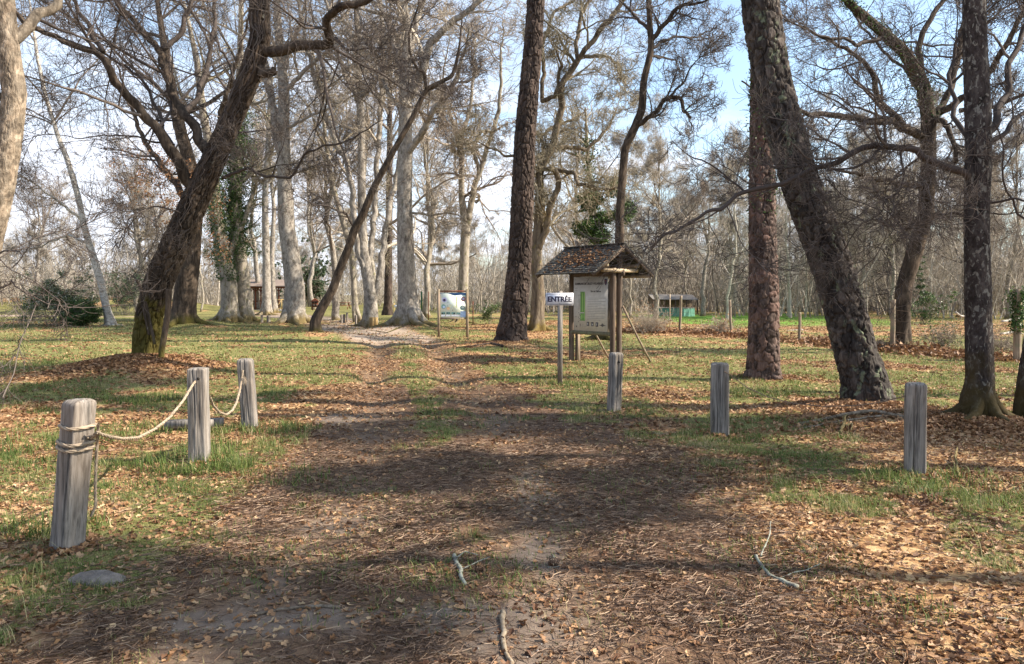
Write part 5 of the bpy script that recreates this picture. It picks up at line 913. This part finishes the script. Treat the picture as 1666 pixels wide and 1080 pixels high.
for sx_ in (-1, 1): b = MB(); b.box((sx_ * w * .4, 0, .14), (.07, .07, .36)); b.build('leg', M['red_wood'], IH)
p = at(645, 506, 60); WS = empty('small_sign', p); tag(WS, 'small white sign on a short stake between the dark trunk and the biggest pale trunk', 'sign'); b = MB(); b.box((-.18, 0, .4), (.06, .06, .95)); b.build('post', M['yellow_wood'], WS); b = MB(); b.box((.05, -.04, .62), (.42, .02, .22)); b.build('plate', M['white'], WS)
YT = 56; p = at(1097, 515, YT); u = YT / CF; TP = empty('covered_pool', p); tag(TP, 'round pool wrapped in pleated green tarpaulin behind the wire fence', 'pool')
n = 120; th = np.arange(n) / n * 6.283; b = MB(); rr = 1.42 + .03 * np.sin(th * 23) + .02 * np.sin(th * 37); zz_ = np.array([0, .25, .5, .66]); v = np.stack([np.stack([(rr + .05 * (.66 - z_)) * np.cos(th), (rr + .05 * (.66 - z_)) * np.sin(th), 0 * th + z_], 1) for z_ in zz_]).reshape(-1, 3); idx = np.arange(n * 4).reshape(4, n)
b.add(v, q=np.stack([idx[:-1], np.roll(idx, -1, 1)[:-1], np.roll(idx, -1, 1)[1:], idx[1:]], -1).reshape(-1, 4)); b.build('tarpaulin', M['tarp'], TP); b = MB(); t2 = np.linspace(0, 6.283, 60); b.tubes(np.stack([1.42 * np.cos(t2), 1.42 * np.sin(t2), 0 * t2 + .68], 1), np.full(60, .03), 6); b.build('rim', M['sheet'], TP)
b = MB(); t2 = np.arange(40) / 40 * 6.283; b.add([(1.4 * math.cos(t), 1.4 * math.sin(t), .60) for t in t2] + [(0, 0, .60)], t=[[40, i, (i + 1) % 40] for i in range(40)]); b.build('cover', M['dark'], TP)
p = at(1100, 512, 61); u = 61 / CF; SD = empty('garden_shed', p); tag(SD, 'low lean-to with a pale sheet roof behind the green covered pool', 'shed'); x0, x1 = -38 * u, 36 * u
b = MB(); b.add([(x0, 0, 1.5), (x1, 0, 1.45), (x1, 2.2, 1.95), (x0, 2.2, 2.0), (x0, 0, 1.46), (x1, 0, 1.41), (x1, 2.2, 1.91), (x0, 2.2, 1.96)], q=[[0, 1, 2, 3], [0, 4, 5, 1], [3, 2, 6, 7], [0, 3, 7, 4], [1, 5, 6, 2], [4, 7, 6, 5]]); b.build('roof', M['sheet'], SD, smooth=False)
b = MB(); b.box(((x0 + x1) / 2, 2.1, .95), (x1 - x0, .04, 1.9)); b.build('back_wall', M['tan_wood'], SD)
for t in np.linspace(0, 1, 5): b = MB(); b.box((x0 + .06 + (x1 - x0 - .12) * t, .06, .7), (.08, .08, 1.5)); b.build('post', M['brown_wood'], SD)
# ------------------------------------------------------------------ things on the ground
def stick(name, label, pts, w0, w1, mat='twig', sub=(), cat='stick', seed=1, lift=.0, Yo=0.0, rough=.1):
    def gp(px, py):
        Y = 1.6 * CF / (py - 478.0)
        for _ in range(6):
            q = pt(px, py, Y); h = float(hgt(q[0], Y)); Y = (1.6 - h - .01) * CF / (py - 478.0)
        q = pt(px, py, Y); q[2] = float(hgt(q[0], Y)); return q, Y
    b = MB()
    for pp, a0, a1 in [(pts, w0, w1)] + list(sub):
        P = np.array([gp(*p_[:2])[0] + [0, 0, (p_[2] if len(p_) > 2 else 0)] for p_ in pp]); Y = P[0, 1]; n = max(16, int(np.linalg.norm(P[-1] - P[0]) / .015)); q = resample(P, n, 1); r = np.linspace(a0, a1, n) * .4 / CF * Y; q[:, 2] += r * .7; q[:, :2] += np.stack([(fbm(np.arange(n) * .15, np.zeros(n) + seed, seed) - .5), (fbm(np.arange(n) * .15, np.zeros(n) + seed + 5, seed) - .5)], 1) * .03
        r = r * (1 + (fbm(np.arange(n) * .35, np.zeros(n), seed + 9) - .5) * .8 * (1 + rough)); b.tubes(q, r, 10, cap=True, a=.5)
    o = b.build(name, M[mat], None, q[0] * 0 + P[0]); tag(o, label, cat)
    return o
stick('stick', 'bare brown stick lying on the dirt at the bottom centre', [(816, 1004), (818, 1030), (819, 1055), (826, 1080), (832, 1100)], 11, 8, 'bare_log', [([(819, 1022), (826, 1018), (822, 1012)], 4, 2)], seed=2)
M['lich'] = bark('lichened_twig', (.07, .06, .05), (.16, .15, .125), (.25, .235, .20), sc=26, lichen=(.26, .27, .215), lam=.46, lsc=30, bd=.004)
stick('stick', 'short stick crusted with grey-green lichen on the grass strip of the track', [(738, 910), (744, 925), (750, 940), (756, 958)], 10, 7, 'lich', [([(742, 918, .02), (757, 912, .04), (775, 915, .03)], 3, 1.5), ([(750, 935, .01), (772, 930, .03), (795, 918, .03)], 3, 1.5)], seed=3)
stick('branch', 'forked lichen-covered branch lying at the lower right', [(1228, 918, .03), (1240, 932), (1252, 943), (1272, 953), (1298, 964)], 6, 10, 'lich', [([(1252, 882, .12), (1250, 900, .08), (1238, 918, .03)], 2, 3), ([(1266, 948), (1290, 942, .02), (1312, 938, .02), (1336, 930, .03)], 3, 2)], seed=4, cat='branch')
stick('branch', 'pale thin twig on the needles below the forked lichened branch', [(1152, 995), (1172, 988), (1198, 980)], 4, 3, 'lich', seed=5, cat='branch')
stick('branch', 'lichened twig lying flat at the lower right edge', [(1598, 1012), (1625, 1014), (1655, 1018)], 5, 4, 'lich', seed=6, cat='branch')
stick('fallen_branch', 'long curved dead branch on the ground between the leaning pine and the right-hand post', [(1300, 691), (1340, 684), (1375, 680, .03), (1420, 679, .04), (1472, 683)], 6, 8, 'tan', [([(1300, 699), (1350, 690), (1420, 684), (1470, 680)], 4, 5)], seed=7, cat='branch')
stick('stump_root', 'pale dead root stub below the fallen dead branch', [(1366, 706), (1374, 694, .05), (1376, 684, .06)], 7, 5, 'grey', [([(1374, 698, .03), (1386, 696, .05), (1384, 706)], 5, 3), ([(1372, 700), (1362, 690, .05)], 4, 2)], seed=8, cat='root')
stick('stick', 'pale upright-looking stick in the leaves right of the right-hand post', [(1558, 778), (1556, 765, .02), (1554, 752, .04), (1556, 738, .05)], 6, 4, 'grey', seed=9)
stick('root', 'worn root surfacing across the dirt at the lower left', [(420, 1008), (450, 1001), (490, 996), (530, 994), (556, 997)], 7, 7, 'tan', seed=10, cat='root')
stick('stick', 'thin dark stick on the needles right of the track', [(995, 884), (1010, 889), (1036, 898)], 4, 3, 'oak', seed=11)
stick('stick', 'small dark stick between the wheel ruts at the left', [(505, 930), (520, 933), (540, 937)], 4, 3, 'oak', seed=12)
stick('stick', 'small grey stick leaning on a cone beside the right wheel rut', [(898, 908), (902, 915), (906, 924)], 4, 4, 'lich', [([(890, 928), (918, 926)], 3, 2)], seed=13)
stick('root', 'thick surface root curving from the foot of the biggest pale trunk', [(600, 537), (630, 541), (650, 539), (664, 536)], 1, 3.5, 'oak', seed=14, cat='root')
stick('root', 'root stretching left from the foot of the middle pine over bare soil', [(728, 566), (760, 564), (800, 561), (818, 559)], 1.5, 6, 'pine_dark', seed=15, cat='root')
# pine cones
def cone(px, py, lab, s=.05):
    (a, b_), Y = g2(px, py); g = np.random.default_rng(int(px)); b = MB(); n = 60
    for k in range(n):
        t = k / n; an = k * 2.4; r = s * .42 * math.sin(math.pi * (.12 + .8 * t)); c = np.array([r * math.cos(an), r * math.sin(an), s * (t - .5) * 1.3]); o = c * [1.7, 1.7, 1] + [0, 0, s * .12]; tn = np.array([-math.sin(an), math.cos(an), 0]) * s * .14
        b.add([c - tn, c + tn, o + tn * .8, o - tn * .8, o + [0, 0, s * .06]], q=[[0, 1, 2, 3]], t=[[3, 2, 4]], a=g.random())
    b.tubes(np.array([[0, 0, -s * .6], [0, 0, s * .6]]), np.full(2, s * .2), 8, cap=True); o = b.build('pine_cone', M['needle'], smooth=False); o.location = (a, b_, float(hgt(a, b_)) + s * .4); o.rotation_euler = (1.35, g.random() * 3, g.random() * 6); tag(o, lab, 'pine cone')
cone(651, 868, 'pine cone on the sunlit litter of the left wheel rut'); cone(902, 918, 'pine cone on the right wheel rut beside a small grey stick'); cone(756, 836, 'pine cone on the grass strip in the shaded part of the track'); cone(780, 935, 'pine cone beside the lichen-crusted stick')
# stone, plank, logs, bank
(a, b_), Y = g2(157, 950); g = np.random.default_rng(1); n, m = 48, 20; th = np.arange(n) / n * 6.283; rr = .145 * (1 + .16 * np.cos(2 * th + .5) + .12 * (fbm(np.cos(th) * 2 + 4, np.sin(th) * 2 + 4, 2) - .5) * 3); tv = np.linspace(0, 1, m)
v = np.array([[rr[j] * np.cos(th[j]) * k, rr[j] * .78 * np.sin(th[j]) * k, (.035 * (1 - k ** 4) + (float(fbm(np.cos(th[j]) * k * 3 + 9, np.sin(th[j]) * k * 3, 4)) - .5) * .03 * (1 - k ** 4)) - .02 * (k > .99)] for k in tv for j in range(n)]); idx = np.arange(n * m).reshape(m, n)
b = MB(); b.add(v, q=np.stack([idx[:-1], idx[1:], np.roll(idx, -1, 1)[1:], np.roll(idx, -1, 1)[:-1]], -1).reshape(-1, 4)); o = b.build('stone', M['stone']); o.location = (a, b_, float(hgt(a, b_)) + .005); tag(o, 'flat grey stone set in the ground before the nearest left post', 'stone')
q0, q1 = pt(268, 693, 8.9), pt(364, 689, 9.1); b = MB(); b.beam(q0 + [0, 0, .02], q1 + [0, 0, .02], .12, .09); o = b.build('timber_rail', M['grey_wood'], None, (q0 + q1) / 2); tag(o, 'low grey timber beam lying behind the middle left post', 'timber beam')
for i, (x0_, y0_, x1_, y1_, Y, w, l) in enumerate(((1272, 541, 1338, 538, 33, 4, 'pale fallen log behind the red-barked pine, nearest of three'), (1285, 546, 1330, 541, 32.4, 3, 'thin pale fallen pole lying just before the nearest pale log'), (1300, 537, 1345, 545, 34, 3, 'pale fallen log crossing behind the others near the leaning pine'), (1555, 508, 1578, 518, 36, 3.5, 'pale broken log left of the lichen-blotched trunk'), (1630, 521, 1668, 516, 36, 4, 'white fallen log at the right edge beyond the fence'), (1628, 541, 1668, 544, 30, 4, 'white split log on the grass at the right edge'))):
    a_, c_ = pt(x0_, y0_, Y), pt(x1_, y1_, Y + .8); t = np.linspace(0, 1, 12)[:, None]; q = a_ + (c_ - a_) * t + np.array([0, 0, 1]) * .06 * np.sin(t * 5 + i); b = MB(); b.tubes(q, np.full(12, px2m(w, Y) / 2), 8, cap=True, a=.5); tag(b.build('fallen_log', M['birch'], None, a_), l, 'log')
# dead bracken and leaf bank at the foot of the fence
b = MB(); g = np.random.default_rng(31); n = 9000; t = g.random(n) * (len(FT) - 1); i = t.astype(int); f = (t - i)[:, None]; A_ = np.array([q_[0] for q_ in FT]); c = A_[i] * (1 - f) + A_[i + 1] * f; x = c[:, 0] + g.normal(0, .35, n) * 1.2; y = c[:, 1] + g.normal(.2, .45, n); leaves(b, x, y, hgt(x, y) + np.abs(g.normal(0, .09, n)) * sst(.35, .65, fbm(x, y, 9)), .09 + .07 * g.random(n), .9, False, g.random(n) * .5)
b.build('leaf_bank', M['litter'], smooth=False)['kind'] = 'stuff'
(mx, my, mh, mr) = MOUNDS[0]; n = 5200; g = np.random.default_rng(2); r = np.abs(g.normal(0, .95, n)); th = g.random(n) * 6.283; x = mx + r * np.cos(th); y = my - .1 + r * np.sin(th); b = MB(); leaves(b, x, y, hgt(x, y), .07 + .05 * g.random(n), .55, False, g.random(n) * .65); b.build('leaf_mound', M['litter'], smooth=False)['kind'] = 'stuff'
# dry grass stems standing up here and there
b = MB(); g = np.random.default_rng(12); x, y = scatter(900, 3, 14, 1.5); k = masks(x, y)[1] > .25; x, y = x[k], y[k]; blades(b, x, y, hgt(x, y), g.uniform(.12, .32, len(x)), .003 + 0 * x, .45, .9 + 0 * x); b.build('dry_grass_stems', M['grass'])['kind'] = 'stuff'

b = MB(); g = np.random.default_rng(77)
for px, py, rr_, n in ((1412, 668, .62, 1500), (1244, 618, .5, 700), (1592, 698, .55, 1200), (833, 562, .8, 900), (1488, 776, .16, 120), (1171, 709, .14, 70), (325, 758, .15, 60), (407, 698, .14, 60), (109, 898, .17, 120), (1672, 704, .5, 700), (1400, 690, .9, 1200)):
    (a_, b_), Y = g2(px, py); r = rr_ * (.45 + np.abs(g.normal(0, .55, n))); th = g.random(n) * 6.283; x = a_ + r * np.cos(th); y = b_ + r * np.sin(th); leaves(b, x, y, hgt(x, y) + .01, .03 + .045 * g.random(n), .6, Y < 12, g.random(n) * .7)
b.build('drifted_leaves', M['litter'], smooth=False)['kind'] = 'stuff'

SD.scale = (1, 1, .8); TP.scale = (1, 1, .9)
# grit and small pebbles on the bare soil
b = MB(); g = np.random.default_rng(55); x, y = scatter(26000, 2.4, 13, 1.5); k = g.random(len(x)) < masks(x, y)[0] * .8 + .02; x, y = x[k], y[k]; n = len(x); sz = .0025 + .008 * g.random(n) ** 4
oc = np.array([(1, 0, 0), (0, 1, 0), (-1, 0, 0), (0, -1, 0), (0, 0, .7), (0, 0, -.7)]); v = oc[None] * sz[:, None, None] * g.uniform(.6, 1.3, (n, 6, 1)); v = rotz(v, g.random(n) * 6.28) + np.stack([x, y, hgt(x, y) + sz * .3], -1)[:, None]
tr = np.array([[0, 1, 4], [1, 2, 4], [2, 3, 4], [3, 0, 4], [1, 0, 5], [2, 1, 5], [3, 2, 5], [0, 3, 5]]); b.add(v.reshape(-1, 3), t=(tr[None] + (np.arange(n) * 6)[:, None, None]).reshape(-1, 3), a=np.repeat(g.random(n), 6))
M['grit'] = twig('soil_grit', (.10, .08, .065), (.24, .20, .17), (.45, .41, .36)); b.build('gravel', M['grit'], smooth=False)['kind'] = 'stuff'
